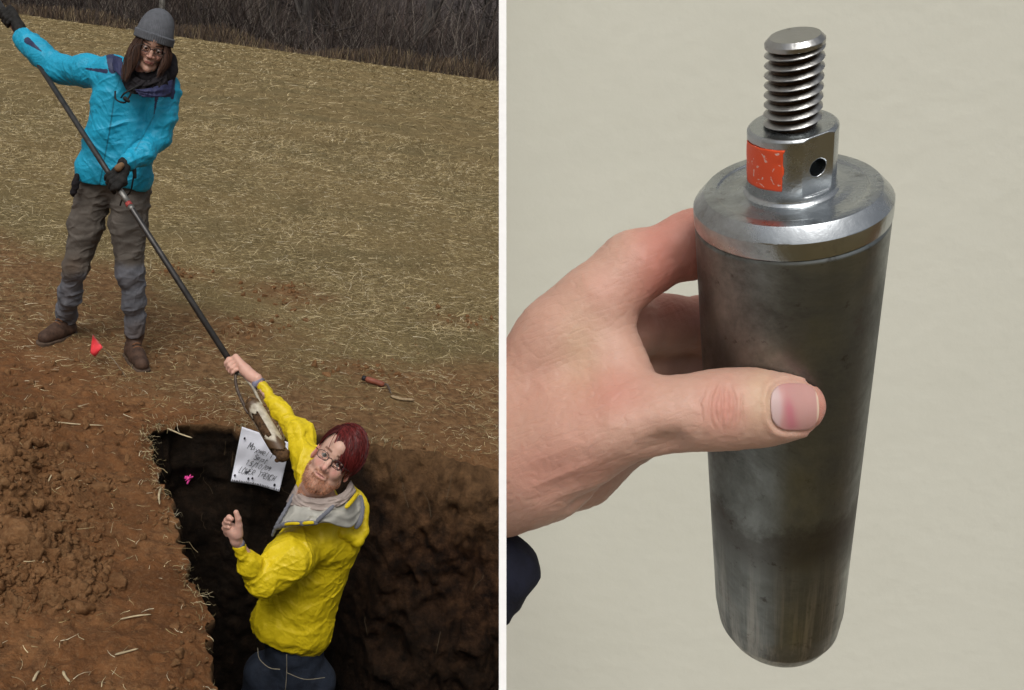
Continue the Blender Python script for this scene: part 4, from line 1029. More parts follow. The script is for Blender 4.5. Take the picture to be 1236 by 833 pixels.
# ------------------------------------------------------------------ auger (held by both)
def PL(px, py, r=None): return None
A_top = P(12, 24, 4.56); A_hand = P(286, 449, 3.30)
def on_pole(t): return A_top + (A_hand - A_top) * t
axp = (A_hand - A_top); Lp = np.linalg.norm(axp); axp /= Lp
aug = empty('soil_auger', tuple(A_hand), 'long steel bucket auger held slanting between the two people, bucket over the pit', 'auger')
m_pole = simple('dark_pole_steel', (.055, .052, .05), .38, .35, 25, 200, .0006, metal=.6, spec=.5)
m_bright = simple('scuffed_steel', (.22, .215, .20), .5, .3, 60, 200, .0005, metal=.8)
m_muddy = simple('muddy_steel', (.36, .32, .25), .55, .35, 40, 150, .001, metal=.25)
v, f = tube([A_top - axp * .28, A_hand + axp * .01], .0128, 14); mesh_obj('pole', v, f, m_pole, aug, True)
def tpole(px): return (px - 12) / (286 - 12.)
def at_px(px):       # parameter of the pole where it crosses that picture column
    lo_, hi_ = 0., 1.
    for _ in range(40):
        t = (lo_ + hi_) / 2; q = MCn.T @ (on_pole(t) - C0); x = CX + FPX * q[0] / -q[2]
        if x < px: lo_ = t
        else: hi_ = t
    return t
for a, b, r, m, nm in ((142, 154, .0143, m_bright, 'coupling'), (154.5, 157, .0143, simple('red_tape', (.30, .05, .045), .5), 'tape_band'), (157.2, 160, .0140, m_bright, 'coupling'), (22, 28, .0145, m_bright, 'coupling'), (133, 142, .0138, m_pole, 'coupling')):
    v, f = tube([on_pole(at_px(a)), on_pole(at_px(b))], r, 16); mesh_obj(nm, v, f, m, aug, True)
v, f = tube([A_top - axp * .28 - RC * .16 + UC * .02, A_top - axp * .28 + RC * .16 - UC * .02], .014, 12); mesh_obj('cross_handle', v, f, m_pole, aug, True)
B0 = P(304, 487, 3.20); B1 = P(341, 549, 3.06); bx = (B1 - B0); LBk = np.linalg.norm(bx); bx /= LBk
tcB = C0 - B0; tcB -= bx * (tcB @ bx); tcB /= np.linalg.norm(tcB); sdB = np.cross(bx, tcB); sdB = sdB if sdB @ RC > 0 else -sdB
rB = .0295
def bpt(r, a, z): return B0 + bx * z + r * (math.cos(a) * tcB + math.sin(a) * sdB)      # a > 0 to picture right
# shell with a window in its left half
V, F = [], []; na_, nz_ = 60, 48
for i in range(nz_):
    for j in range(na_):
        a = -math.pi + 2 * math.pi * j / na_; V.append(bpt(rB, a, LBk * i / (nz_ - 1)))
for i in range(nz_ - 1):
    for j in range(na_):
        a = -math.pi + 2 * math.pi * (j + .5) / na_; z = (i + .5) / (nz_ - 1)
        wob = .05 * float(noise(a * 3, z * 9, 2))
        if -1.35 + wob * 3 < a < .05 + wob * 2 and .20 + wob < z < .66 + wob: continue
        if z > .90 + .07 * math.sin(a * 2 + .8): continue
        F.append((i * na_ + j, i * na_ + (j + 1) % na_, (i + 1) * na_ + (j + 1) % na_, (i + 1) * na_ + j))
mbk = M_('bucket_metal'); g = mbk.attr('dirt'); mbk.bump(mbk.noise(120, 4), .0012, .5)
mbk.set(color=mbk.mix(g, mbk.ramp(mbk.noise(50, 4), [(.3, (.34, .30, .225)), (.7, (.56, .51, .41))]), (.085, .048, .022)), rough=.5, metal=0., spec=.4)
V = np.array(V); zz_ = (V - B0) @ bx / LBk; aa_ = np.arctan2((V - B0) @ sdB, (V - B0) @ tcB); nn_ = fbm(aa_ * 2, zz_ * 7, 4, 3)
dirt = np.clip(sstep(.12, .06, zz_ + nn_ * .06) + sstep(.66, .74, zz_ + nn_ * .1 - .08 * np.sin(aa_ + .6)) + sstep(-.6, -1.1, aa_ + nn_ * .4) * .85 + .3 * sstep(.2, .5, nn_), 0, 1)
bo = mesh_obj('bucket', V, F, mbk.m, aug, True, attrs={'dirt': dirt}); md = bo.modifiers.new('thick', 'SOLIDIFY'); md.thickness = .003
s = SDF(*box_of([B0, B1], .06), .0022); s.cap(B0 + bx * .004, B1 + bx * .002, .0262, .0255, .004)
s.cap(B1, P(334, 556, 3.05), .018, .008, .008); s.cap(B1, P(348, 545, 3.05), .014, .008, .008); s.cap(B0 - bx * .006, B0 + bx * .01, .02, .024, .008)
s.cap(bpt(.006, -.4, LBk * .3), bpt(.007, -.3, LBk * .6), .0265, .0255, .004)
X, Y, Z = s.grid(); s.F = s.F + (.0045 * fbm(X * 60, Y * 60, Z * 60, 3) + .001).astype(np.float32); v, f = s.mesh(1)
m_core = simple('soil_core', (.075, .04, .018), .9, .6, 90, 300, .002); mesh_obj('soil_core', v, f, m_core, aug, True)
yk = simple('rusty_iron', (.10, .075, .06), .5, .5, 60, 200, .001, metal=.5)
for sg, mid in ((-1, [(284, 457), (287, 472)]), (1, [(296, 456), (306, 469)])):
    pts = [A_hand + axp * .0, P(*mid[0], 3.28), P(*mid[1], 3.24), bpt(rB + .001, sg * 1.35, .006), bpt(rB + .001, sg * 1.35, .03)]
    v, f = tube(spline(pts, 16), .0062, 8); mesh_obj('yoke_arm', v, f, yk if sg < 0 else m_muddy, aug, True)

# ------------------------------------------------------------------ the woman in blue
YW = 4.22
wm = empty('person', tuple(G(120, 420)), 'woman in turquoise jacket and grey beanie, both gloved hands on the auger pole', 'person')
def W(px, py, dy=0.): return P(px, py, YW + dy)
def wr_(r): return r * YW / FPX * 1.06
Yf1, Yf2 = G(80, 405)[1], G(163, 432)[1]
# body (head, neck, trunk, arms, legs) inside the clothes
oW = P(183.5, 60, 4.04); AW = frame(14, -2, 8, oW); scW = .87; oW = oW - AW[:, 1] * .088 * scW
s = head_sdf(.0021, True, .0006); hv1, hf1 = s.mesh(1); L1 = hv1.copy(); Nn = normals(hv1, hf1); hv1 = to_world(hv1, oW, AW, scW); hf1 = hf1[:, ::-1]
bs = SDF(*box_of([W(0, 20, .5), W(60, 20, .5), W(230, 100), W(60, 430, .3), W(190, 440, -.2)], .12), .011)
nk = oW - AW[:, 2] * .14 * scW - AW[:, 1] * .03
bs.cap(oW - AW[:, 2] * .10, W(170, 112, .02), .045, .055, .02)
bs.cap(W(148, 124), W(132, 200), .08, .075, .04, flat=(BC, .8)); bs.cap(W(178, 125), W(155, 205), .075, .075, .04, flat=(BC, .8))
E_R, W_R = P(72, 84, 4.36), P(27, 46, 4.50); H_R = P(13, 27, 4.56)
bs.chain([W(144, 96), E_R, W_R, H_R], [.035, .030, .022, .018], k=.02)
E_L, W_L = P(191, 166, 4.16), P(153, 196, 3.97); H_L = P(139, 212, 3.92)
bs.chain([W(196, 114), E_L, W_L, H_L], [.035, .030, .022, .018], k=.02)
K1, K2 = P(92, 322, 4.22), P(158, 330, 4.18); An1, An2 = P(79, 388, Yf1 + .02), P(163, 404, Yf2 + .03)
bs.chain([W(118, 225, .03), K1, An1], [.055, .038, .028], k=.03); bs.chain([W(158, 228, .03), K2, An2], [.055, .038, .028], k=.03)
bv, bf = bs.mesh(1)
# face colours
def face_attr(L, N, lipc=.8, beard=0., fem=False):
    x, y, z = L.T; ax = np.abs(x)
    lips = np.exp(-((z + .0635) / (.0062)) ** 4) * sstep(.026, .015, ax) * sstep(.080, .088, y)
    red = np.clip(.55 * np.exp(-((ax - .036) / .018) ** 2 - ((z + .028) / .018) ** 2) * (y > .03) + .5 * np.exp(-(x / .013) ** 2 - ((z + .035) / .014) ** 2) * (y > .08) + .6 * (ax > .072), 0, 1)
    brow = np.exp(-((z - .0245 + 3.5 * (ax - .032) ** 2 * 10 * .12) / (.0035 if fem else .0042)) ** 4) * sstep(.050, .044, ax) * sstep(.009, .014, ax) * (y > .05)
    bd = np.zeros_like(x)
    if beard:
        n = noise(x * 300, y * 300, z * 300) * .25 + fbm(x * 70, y * 70, z * 70, 3) * .5
        bd = sstep(-.052, -.078, z + .25 * sstep(.03, .06, ax) * -.10 * 0 + .012 * n) * (y > -.005)
        must = np.exp(-((z + .052) / .0065) ** 4) * sstep(.034, .026, ax) * (y > .07)
        jaw = sstep(.052, .060, ax) * sstep(-.02, -.05, z) * (y > -.02) * .6
        bd = np.clip(np.maximum(np.maximum(bd, must), jaw) * (.78 + n * .5), 0, 1) * (1 - lips)
    return lips, red, brow, bd
def face_mat(name, base, redc, lipc, browc, beardc):
    m = M_(name); c = m.mix(m.attr('red'), base, redc); c = m.mix(m.attr('lips'), c, lipc)
    c = m.mix(m.attr('beard'), c, m.ramp(m.noise(420, 3, .7), [(.35, tuple(np.array(beardc) * .6)), (.65, tuple(np.array(beardc) * 1.4))])); c = m.mix(m.attr('brow'), c, browc)
    m.bump(m.noise(500, 3), .0004, .3); return m.set(color=c, rough=.5, spec=.4, sss=.12, sssr=(1, .35, .2), ssss=.006)
def add_body(parent, hv, hf, L, N, extra, mat, beard=0., fem=False, extra_red=.5):
    li, re, br_, bd = face_attr(L, N, beard=beard, fem=fem)
    V = [hv]; F = [hf]; o = len(hv); at = {'lips': [li], 'red': [re], 'brow': [br_], 'beard': [bd]}
    for v, f in extra:
        V.append(v); F.append(f + o); o += len(v)
        for k in at: at[k].append(np.full(len(v), extra_red if k == 'red' else 0.))
    return mesh_obj('body', np.concatenate(V), np.concatenate(F), mat, parent, True, attrs={k: np.concatenate(a) for k, a in at.items()})
M_WF = face_mat('woman_skin', (.42, .245, .18), (.45, .19, .15), (.33, .12, .105), (.04, .022, .015), (0, 0, 0))
add_body(wm, hv1, hf1, L1, Nn, [(bv, bf)], M_WF, fem=True)
eyes(wm, oW, AW, scW, (.22, -.30), (.04, .025, .018))
# glasses
def glasses(parent, o, A, sc, w=.0245, hgt=.0165, th=.0016, col=(.015, .012, .012)):
    m = simple('glasses_frame', col, .35, .1); g = empty('glasses', tuple(o), 'x', 'x') if False else None
    parts = []
    for sg in (-1, 1):
        a = np.linspace(0, 2 * np.pi, 29); e = 2.6
        xx = np.sign(np.cos(a)) * np.abs(np.cos(a)) ** (2 / e) * w; zz = np.sign(np.sin(a)) * np.abs(np.sin(a)) ** (2 / e) * hgt
        pts = np.stack([sg * .033 + xx, .1015 - .16 * np.abs(sg * .033 + xx) ** 1.4, zz - .002], 1); parts.append(tube(to_world(pts, o, A, sc), th, 6, False))
        parts.append(tube(to_world(np.array([(sg * (.033 + w), .0945, .003), (sg * .076, .075, .004), (sg * .083, -.005, .0)]), o, A, sc), th, 6))
    parts.append(tube(to_world(np.array([(-.009, .1015, .002), (0, .105, .005), (.009, .1015, .002)]), o, A, sc), th, 6))
    v, f = join(parts); gl = mesh_obj('glasses', v, f, m, parent, True)
    ml = M_('lens_glass'); ml.set(color=(1, 1, 1), rough=.02); ml.b.inputs['Transmission Weight'].default_value = 1.; ml.b.inputs['IOR'].default_value = 1.02; ml.b.inputs['Specular IOR Level'].default_value = 1.
    for sg in (-1, 1):
        a = np.linspace(0, 2 * np.pi, 24, endpoint=False); xx = np.sign(np.cos(a)) * np.abs(np.cos(a)) ** .77 * w * .97; zz = np.sign(np.sin(a)) * np.abs(np.sin(a)) ** .77 * hgt * .97
        pts = np.stack([sg * .033 + xx, .1013 - .16 * np.abs(sg * .033 + xx) ** 1.4, zz - .002], 1)
        lo_ = mesh_obj('lens', to_world(pts, o, A, sc), [tuple(range(24))], ml.m, gl); md = lo_.modifiers.new('thick', 'SOLIDIFY'); md.thickness = .0012
glasses(wm, oW, AW, scW, .0245, .0150, .0017)
# hair under the beanie
n_ = 1500; sgn = np.where(rng.rand(n_) < .62, -1., 1.)
a = rng.uniform(-.6, .85, n_); st = np.stack([sgn * (.078 - .026 * np.clip(a, 0, 1)), .02 + a * .070, .038 + 0 * a], 1)
pt = np.zeros((n_, 8, 3)); Lh = np.where(sgn < 0, rng.uniform(.15, .23, n_), rng.uniform(.12, .18, n_)); cur = st.copy(); kl_ = np.round(rng.rand(n_) * 26); wv_ = kl_ * 2.4 + rng.uniform(-.5, .5, n_); Lh = Lh * (.85 + .25 * noise(kl_ * 3.7, 1, 1))
for i in range(8):
    t = i / 7.; pt[:, i] = cur
    dx = sgn * (.35 * (t < .25) - .30 * (t > .55)) * np.where(sgn > 0, .9, .4) + .30 * np.sin(wv_ + t * 6) - np.where(sgn < 0, .30 * t, 0)
    dy = .10 + .28 * t * np.where(sgn > 0, 1.1, .5) + .2 * np.cos(wv_ + 5 * t)
    d = np.stack([dx, dy, -np.ones(n_)], 1); d /= np.linalg.norm(d, axis=1)[:, None]; cur = cur + d * (Lh / 7)[:, None]
strands('hair', pt, wm, (.045, .022, .014), .0042, oW, AW, scW)
n_ = 500; a = rng.uniform(-2.6, -.5, n_); st = np.stack([.078 * np.cos(a), -.02 + .09 * np.sin(a), np.full(n_, .03)], 1); pt = np.zeros((n_, 6, 3))
for i in range(6): pt[:, i] = st + np.array([0, .01, -.035]) * i + rng.randn(n_, 3) * .002
strands('hair', pt, wm, (.06, .03, .02), .006, oW, AW, scW)
# beanie
s = SDF((-.12, -.15, -.02), (.12, .14, .205), .0024)
s.ell((0, -.016, .050), (.092, .114, .118), k=.01); s.ell((.006, -.035, .125), (.062, .075, .058), k=.04)
X, Y, Z = s.grid(); s.F = np.maximum(s.F, -(Z - .030 - .10 * Y)).astype(np.float32)
e_ = (np.sqrt((X / .0925) ** 2 + ((Y + .014) / .1155) ** 2) - 1) * .092; zb2 = Z - .047 - .10 * Y
band = np.sqrt(np.maximum(np.abs(e_) - .0035, 0) ** 2 + np.maximum(np.abs(zb2) - .0165, 0) ** 2) - .003
s.put(tuple(slice(0, k) for k in s.n), band.astype(np.float32), .002)
v, f = s.mesh(1); rib = .0010 * np.sin(np.arctan2(v[:, 0], v[:, 1] + .02) * 70); v = v + normals(v, f) * (rib + .0022 * fbm(v[:, 0] * 18, v[:, 1] * 18, v[:, 2] * 18, 3))[:, None]
M_BEANIE = simple('grey_knit', (.095, .10, .112), .95, .15, 60, 500, .0015)
hat = mesh_obj('beanie', to_world(v, oW, AW, scW), f[:, ::-1], M_BEANIE, wm, True)
tg = np.array([(.030, .098, .043), (.043, .092, .043), (.043, .092, .058), (.030, .098, .058)]); tg = np.concatenate([tg + (0, .003, 0), tg - (0, .006, 0)])
mesh_obj('beanie_tag', to_world(tg, oW, AW, scW), [(0, 1, 2, 3), (4, 7, 6, 5), (0, 4, 5, 1), (2, 6, 7, 3), (1, 5, 6, 2), (0, 3, 7, 4)], simple('black_tag', (.01, .01, .012), .6), hat)
# jacket
js = SDF(*box_of([P(14, 20, 4.6), W(215, 60), W(80, 235), W(200, 235, -.1), W(100, 200, .2), W(100, 200, -.3), P(150, 190, 3.9), P(200, 190, 3.9)], .07), .0058)
fo = (.0075, 17, 1)
js.cap(W(140, 112, .0), W(122, 196, .0), wr_(26), wr_(26), .05, fold=(.0065, 13, 2), flat=(BC, .85)); js.cap(W(180, 118), W(157, 196), wr_(23), wr_(24), .05, fold=(.0065, 13, 5), flat=(BC, .85))
js.cap(W(117, 208, .0), W(160, 213, .0), wr_(24), wr_(23), .03, fold=(.006, 14, 7), flat=(BC, .95))
js.cap(W(138, 88), W(196, 104), wr_(19), wr_(18), .04)
js.chain([W(138, 90), P(104, 86, 4.28), E_R], [wr_(18.5), wr_(16.5), wr_(15)], k=.03, fold=(.007, 20, 9)); js.chain([E_R, P(48, 65, 4.43), P(29, 47, 4.49)], [wr_(15), wr_(14), wr_(12)], k=.025, fold=(.007, 20, 12))
js.chain([W(199, 112), P(196, 142, 4.17), E_L], [wr_(17), wr_(15), wr_(13.5)], k=.03, fold=(.008, 18, 15)); js.chain([E_L, P(172, 185, 4.05), P(155, 195, 3.98)], [wr_(13.5), wr_(12), wr_(10.5)], k=.022, fold=(.007, 22, 19))
# open the hem
up_t = W(150, 150) - W(140, 222); up_t /= np.linalg.norm(up_t); X, Y, Z = js.grid()
hp = W(140, 223); hem = (X - hp[0]) * up_t[0] + (Y - hp[1]) * up_t[1] + (Z - hp[2]) * up_t[2] + .012 * noise(X * 7, Y * 7, Z * 7)
near_t = ((X - hp[0]) ** 2 + (Y - hp[1]) ** 2) < .6
js.F = np.maximum(js.F, np.where(near_t, -hem, -1)).astype(np.float32)
del X, Y, Z, hem
v, f = js.mesh(1); v, f = subdiv(v, f); v = creased(v, f, .0062, 12, 2., ((.3, 0, 1), (1, 0, .5), (-.8, 0, .6)), .28); v = creased(v, f, .0010, 26, 6., ((1, 0, .5), (-.8, 0, .6)), .35); q = (v - C0) @ MCn; qx = CX + FPX * q[:, 0] / -q[:, 2]; qy = CY - FPX * q[:, 1] / -q[:, 2]
wob = 2 * noise(qy / 14, 3, 3)
def segd(ax, ay, bx_, by): 
    t = np.clip(((qx - ax) * (bx_ - ax) + (qy - ay) * (by - ay)) / ((bx_ - ax) ** 2 + (by - ay) ** 2), 0, 1); return np.hypot(qx - ax - t * (bx_ - ax), qy - ay - t * (by - ay)), t
navy = np.zeros(len(v))
d, t = segd(33, 49, 50, 62); navy = np.maximum(navy, (d < 3.6 * (1 - t) + .5))
d, t = segd(104, 83, 128, 86); navy = np.maximum(navy, d < 1 + 1.6 * t)
d, t = segd(172, 110, 205, 111); navy = np.maximum(navy, (d < 6.5) * (qx > 168))
d, t = segd(133, 68, 136, 84); navy = np.maximum(navy, d < 5)
d, t = segd(190, 112, 186, 138); navy = np.maximum(navy, d < 2.2 * (1 - t) + .4)
d, t = segd(210, 92, 208, 118); navy = np.maximum(navy, d < 2.)
mj = M_('turquoise_shell'); cj = mj.ramp(mj.noise(9, 3), [(.3, (.008, .27, .43)), (.7, (.012, .33, .52))])
ln1 = mj.attr('seam'); cj = mj.mix(mj.attr('navy'), cj, (.02, .025, .07)); cj = mj.mix(ln1, cj, (.004, .10, .15))
b1 = crz(mj, 9, .006, None, .4); mj.bump(mj.noise(70, 3, .6, dist=1.), .002, .5, b1); mj.set(color=cj, rough=.55, spec=.35)
d1, _ = segd(139, 112, 132, 160); d2, _ = segd(132, 160, 120, 224); seam = np.maximum(np.exp(-(np.minimum(d1, d2) / .8) ** 2), 0)
d3, _ = segd(186, 140, 163, 182); seam = np.maximum(seam, .6 * np.exp(-(d3 / .8) ** 2))
jk = mesh_obj('jacket', v, f, mj.m, wm, True, attrs={'navy': navy.astype(float), 'seam': seam})
# collar, scarf and hood
M_BLK = simple('black_fleece', (.012, .010, .012), .95, .4, 50, 300, .003)
s = SDF(*box_of([W(140, 60, .15), W(220, 130, -.15), W(140, 130, -.3)], .06), .005)
s.chain([P(199, 62, 4.24), P(204, 74, 4.22), P(203, 88, 4.18), P(196, 96, 4.14)], [wr_(6), wr_(8.5), wr_(8.5), wr_(6)], k=.02, fold=(.007, 24, 8), flat=(BC, .8)); s.chain([P(152, 92, 4.2), P(178, 84, 4.26), P(204, 84, 4.2)], [wr_(10), wr_(13), wr_(9)], k=.02)
s.chain([P(160, 92, 4.12), P(178, 94, 4.10), P(196, 90, 4.12)], [wr_(6), wr_(8), wr_(6)], k=.02, fold=(.006, 26, 4))
v, f = s.mesh(1); mesh_obj('scarf', v, f, M_BLK, wm, True)
def drape(name, inner, outer, m, par, nu=56, nv=22, sag=.02, fold=.010, sd=0., th=.004, fn=P):
    """a sheet of cloth hung between two curves, with soft sharp folds running from one to the other"""
    A_ = spline([fn(*p) for p in inner], nu); B_ = spline([fn(*p) for p in outer], nu); V = []
    for i in range(nu):
        for j in range(nv):
            u = i / (nu - 1); w_ = j / (nv - 1); p = A_[i] * (1 - w_) + B_[i] * w_; o_ = C0 - p; o_ /= np.linalg.norm(o_)
            f1 = 1 - abs(float(noise(u * 9 + w_ * 1.3 + sd, w_ * 1.6 + sd, 2))) * 3; f2 = 1 - abs(float(noise(u * 4 - w_ * 4 + sd, w_ * 3, 7 + sd))) * 3
            V.append(p + o_ * (sag * math.sin(math.pi * w_) * .8 + fold * max(f1, -.5) + fold * .7 * max(f2, -.5)))
    F = [(i * nv + j, i * nv + j + 1, (i + 1) * nv + j + 1, (i + 1) * nv + j) for i in range(nu - 1) for j in range(nv - 1)]
    o = mesh_obj(name, V, F, m, par, True); md = o.modifiers.new('thick', 'SOLIDIFY'); md.thickness = th; return o
drape('scarf', [(157, 82, 4.12), (164, 92, 4.06), (176, 97, 4.03), (189, 92, 4.05), (199, 80, 4.12)], [(147, 98, 4.14), (154, 110, 4.03), (166, 114, 4.005), (184, 111, 4.01), (203, 102, 4.07)], M_BLK, wm, 50, 18, .02, .010, 1.)
M_NAVY = cloth('navy_lining', (.022, .026, .075), .6)
drape('collar', [(163, 108, 4.00), (176, 107, 3.995), (192, 103, 4.03), (209, 96, 4.12)], [(168, 115, 3.985), (180, 117.5, 3.99), (195, 117, 4.03), (206, 114, 4.09)], M_NAVY, wm, 36, 10, .008, .005, 4., .006)
drape('collar', [(133, 68, 4.22), (139, 67, 4.16), (147, 70, 4.14)], [(137, 84, 4.12), (143, 90, 4.08), (150, 97, 4.06)], M_NAVY, wm, 24, 12, .008, .004, 5., .006)
cord = simple('black_cord', (.01, .01, .01), .7)
for pts in ([P(139, 110, 3.98), P(140, 120, 3.96), P(150, 124, 3.955), P(156, 117, 3.96), P(160, 108, 3.97)], [P(146, 118, 3.96), P(150, 113, 3.95), P(157, 109, 3.96), P(168, 103, 3.97)],
            [P(162, 207, 3.98), P(160, 220, 3.98), P(157, 232, 4.02), P(148, 240, 4.05), P(145, 248, 4.06)]):
    v, f = tube(spline(pts, 14), .0038, 6); mesh_obj('drawcord', v, f, cord, jk, True)
for ca, cb_ in ((P(162, 205, 3.975), P(163, 214, 3.975)), (P(151, 119, 3.95), P(155, 122, 3.95))):
    s = SDF(*box_of([ca, cb_], .03), .003); s.cap(ca, cb_, .010, .0075, .003); v, f = s.mesh(1); mesh_obj('cord_toggle', v, f, cord, jk, True)
v, f = tube([P(157, 193.5, 3.995), P(150.5, 199.5, 3.965)], [wr_(7.5), wr_(7.5)], 18); mesh_obj('cuff', v, f, M_NAVY, jk, True)
# trousers
ts = SDF(*box_of([W(60, 395, .3), W(190, 410, .1), W(100, 200), W(190, 210), W(60, 400, -.1), W(180, 410, -.25)], .10), .0062)
ts.cap(W(112, 214, .03), W(162, 217, .03), wr_(21), wr_(21), .04, flat=(BC, .95))
ts.chain([W(112, 235, .03), P(104, 270, 4.24), K1], [wr_(21), wr_(19), wr_(14.8)], k=.035, fold=(.008, 14, 4)); ts.chain([K1, P(84, 358, 4.28), P(79, 386, Yf1 + .02)], [wr_(14.2), wr_(13), wr_(13.4)], k=.03, fold=(.008, 18, 8))
ts.chain([W(158, 235, .03), P(156, 270, 4.22), K2], [wr_(22), wr_(20.5), wr_(15.8)], k=.035, fold=(.008, 14, 14)); ts.chain([K2, P(162, 365, 4.2), P(163.5, 399, Yf2 + .03)], [wr_(15.2), wr_(13.2), wr_(13.2)], k=.03, fold=(.008, 18, 18))
for c_, (pa, pb) in enumerate(((P(79, 389, Yf1 + .02), K1), (P(163.5, 402, Yf2 + .03), K2))):
    up_ = pb - pa; up_ /= np.linalg.norm(up_); X, Y, Z = ts.grid(); dd = (X - pa[0]) * up_[0] + (Y - pa[1]) * up_[1] + (Z - pa[2]) * up_[2]; nr_ = ((X - pa[0]) ** 2 + (Y - pa[1]) ** 2 + (Z - pa[2]) ** 2) < .14 ** 2
    ts.F = np.maximum(ts.F, np.where(nr_, -dd + .004 * noise(X * 20, Y * 20, 1), -1)).astype(np.float32)
v, f = ts.mesh(1); v, f = subdiv(v, f); v = creased(v, f, .0065, 13, 5., ((1, 0, .25), (.2, 0, 1)), .3); q = (v - C0) @ MCn; qy = CY - FPX * q[:, 1] / -q[:, 2]; qx = CX + FPX * q[:, 0] / -q[:, 2]
mt_ = M_('hiking_trouser_cloth'); low = mt_.attr('low')
ct = mt_.mix(low, mt_.ramp(mt_.noise(12, 4), [(.3, (.078, .068, .058)), (.7, (.125, .108, .092))]), mt_.ramp(mt_.noise(16, 4), [(.3, (.085, .088, .10)), (.7, (.15, .15, .165))]))
ct = mt_.mix(mt_.attr('mud'), ct, (.10, .06, .035)); b1 = crz(mt_, 10, .006, None, .4); mt_.bump(mt_.noise(300, 2), .0006, .4, b1); mt_.set(color=ct, rough=.85, spec=.2)
lowa = sstep(320, 336, qy + .15 * (qx - 120) - 6 * noise(qx / 12, qy / 12, 0)); mud = .7 * sstep(380, 402, qy) * (.5 + .5 * noise(v[:, 0] * 30, v[:, 1] * 30, v[:, 2] * 30)) + .4 * np.exp(-((qx - 88) / 14) ** 2 - ((qy - 322) / 12) ** 2)
tr = mesh_obj('trousers', v, f, mt_.m, wm, True, attrs={'low': lowa, 'mud': mud})
s = SDF(*box_of([P(95, 210, 4.1), P(88, 235, 4.1)], .05), .004); s.chain([P(93, 212, 4.12), P(91, 224, 4.12), P(88, 235, 4.12)], [.016, .018, .014], k=.01, fold=(.004, 40, 1)); v, f = s.mesh(1); mesh_obj('belt_pouch', v, f, M_BLK, tr, True)
# boots
M_BOOT = simple('brown_boot_leather', (.062, .034, .022), .75, .45, 40, 150, .003); M_SOLE = simple('muddy_rubber', (.075, .05, .034), .9, .4, 40, 150, .003)
for ank, toe, heel in ((An1, G(56, 414), G(84, 404)), (An2, G(170, 443), G(158, 428))):
    z0b = min(H(toe[0], toe[1]), H(heel[0], heel[1])) - .008; toe = np.array([toe[0], toe[1], z0b]); heel = np.array([heel[0], heel[1], z0b]); d = toe - heel; d /= np.linalg.norm(d); toe = heel + d * .20
    up3 = np.array([0, 0, 1.]); s = SDF(*box_of([heel, toe, ank], .08), .0045)
    s.chain([heel + up3 * .045, heel + d * .10 + up3 * .045, toe - d * .02 + up3 * .038], [.036, .040, .036], k=.02); s.cap(heel + d * .02 + up3 * .05, ank - up3 * .0, .040, .043, .02, fold=(.004, 30, 1)); s.cap(ank, ank + up3 * .03, .046, .046, .005)
    s.chain([heel + d * .06 + up3 * .075, heel + d * .13 + up3 * .06], [.03, .025], k=.02); s.half(heel + up3 * .014, up3)
    v, f = s.mesh(1); bt = mesh_obj('boot', v, f, M_BOOT, wm, True)
    s = SDF(*box_of([heel, toe], .07), .004); s.chain([heel + up3 * .012, heel + d * .10 + up3 * .012, toe - d * .015 + up3 * .014], [.041, .044, .041], k=.01); s.half(heel + up3 * .020, -up3); s.half(heel - up3 * .008, up3); v, f = s.mesh(1); mesh_obj('sole', v, f, M_SOLE, bt, True)
    sd2 = np.cross(d, up3); parts = []
    for i in range(5):
        c = heel + d * (.085 + .014 * i) + up3 * (.107 - .012 * i); parts.append(tube(spline([c - sd2 * .022 - up3 * .004, c + up3 * .004, c + sd2 * .022 - up3 * .004], 6), .0028, 5))
    v, f = join(parts); mesh_obj('laces', v, f, simple('boot_lace', (.16, .07, .03), .8), bt, True)
# gloves: palm and five fingers closed round the pole
M_GLOVE = simple('black_work_glove', (.012, .011, .010), .8, .5, 70, 300, .002)
def grip(c, wrist, pole_d, R=.017, fl=1.0, thumb_sg=1, h=.0026, palm_r=.020, fr=.0105, ext=.35):
    """a hand closed on a bar through c: palm on the viewer side towards the wrist, fingers over the bar"""
    tc = C0 - c; tc -= pole_d * (tc @ pole_d); tc /= np.linalg.norm(tc); side = np.cross(pole_d, tc)
    wv = wrist - c; sg = 1 if wv @ side > 0 else -1; side = side * sg
    s = SDF(*box_of([c, wrist], .085), h)
    pc = c + side * (R + palm_r * .35) + tc * .010
    for i in range(4):
        off = pole_d * (i - 1.5) * fr * 1.95 * thumb_sg
        kn_ = pc + off + tc * .014 + side * .006; rr = fr * (1.0, 1.03, 1., .88)[i]; ln = (1., 1.08, 1.02, .85)[i] * fl
        pts = [kn_]
        for ang in (1.9, 2.75, 3.6, 4.4):       # walk round the bar
            a = ang - .5; rad = R + rr * .95
            pts.append(c + off * 1.0 + rad * (math.cos(a * ln - .35) * side + math.sin(a * ln - .35) * tc))
        s.chain(pts, [rr * 1.08, rr * 1.03, rr, rr * .95, rr * .85], k=.0028)
        s.chain([kn_, wrist * .55 + (pc + off * .5) * .45, wrist], [rr * 1.25, palm_r * .95, palm_r * .98], k=.012)
    tb = pc - pole_d * fr * 2.9 * thumb_sg + side * .008
    s.chain([wrist * .5 + pc * .5 - pole_d * .012 * thumb_sg, tb, c - pole_d * fr * 3.9 * thumb_sg + tc * (R + fr) * .9, c - pole_d * fr * 3.5 * thumb_sg + tc * (R + fr) * .75 - side * R * 1.1], [palm_r * .8, fr * 1.25, fr * 1.15, fr * .95], k=.006)
    s.cap(wrist, wrist + (wrist - c) * ext, palm_r * .95, palm_r * 1.15, .01)
    return s
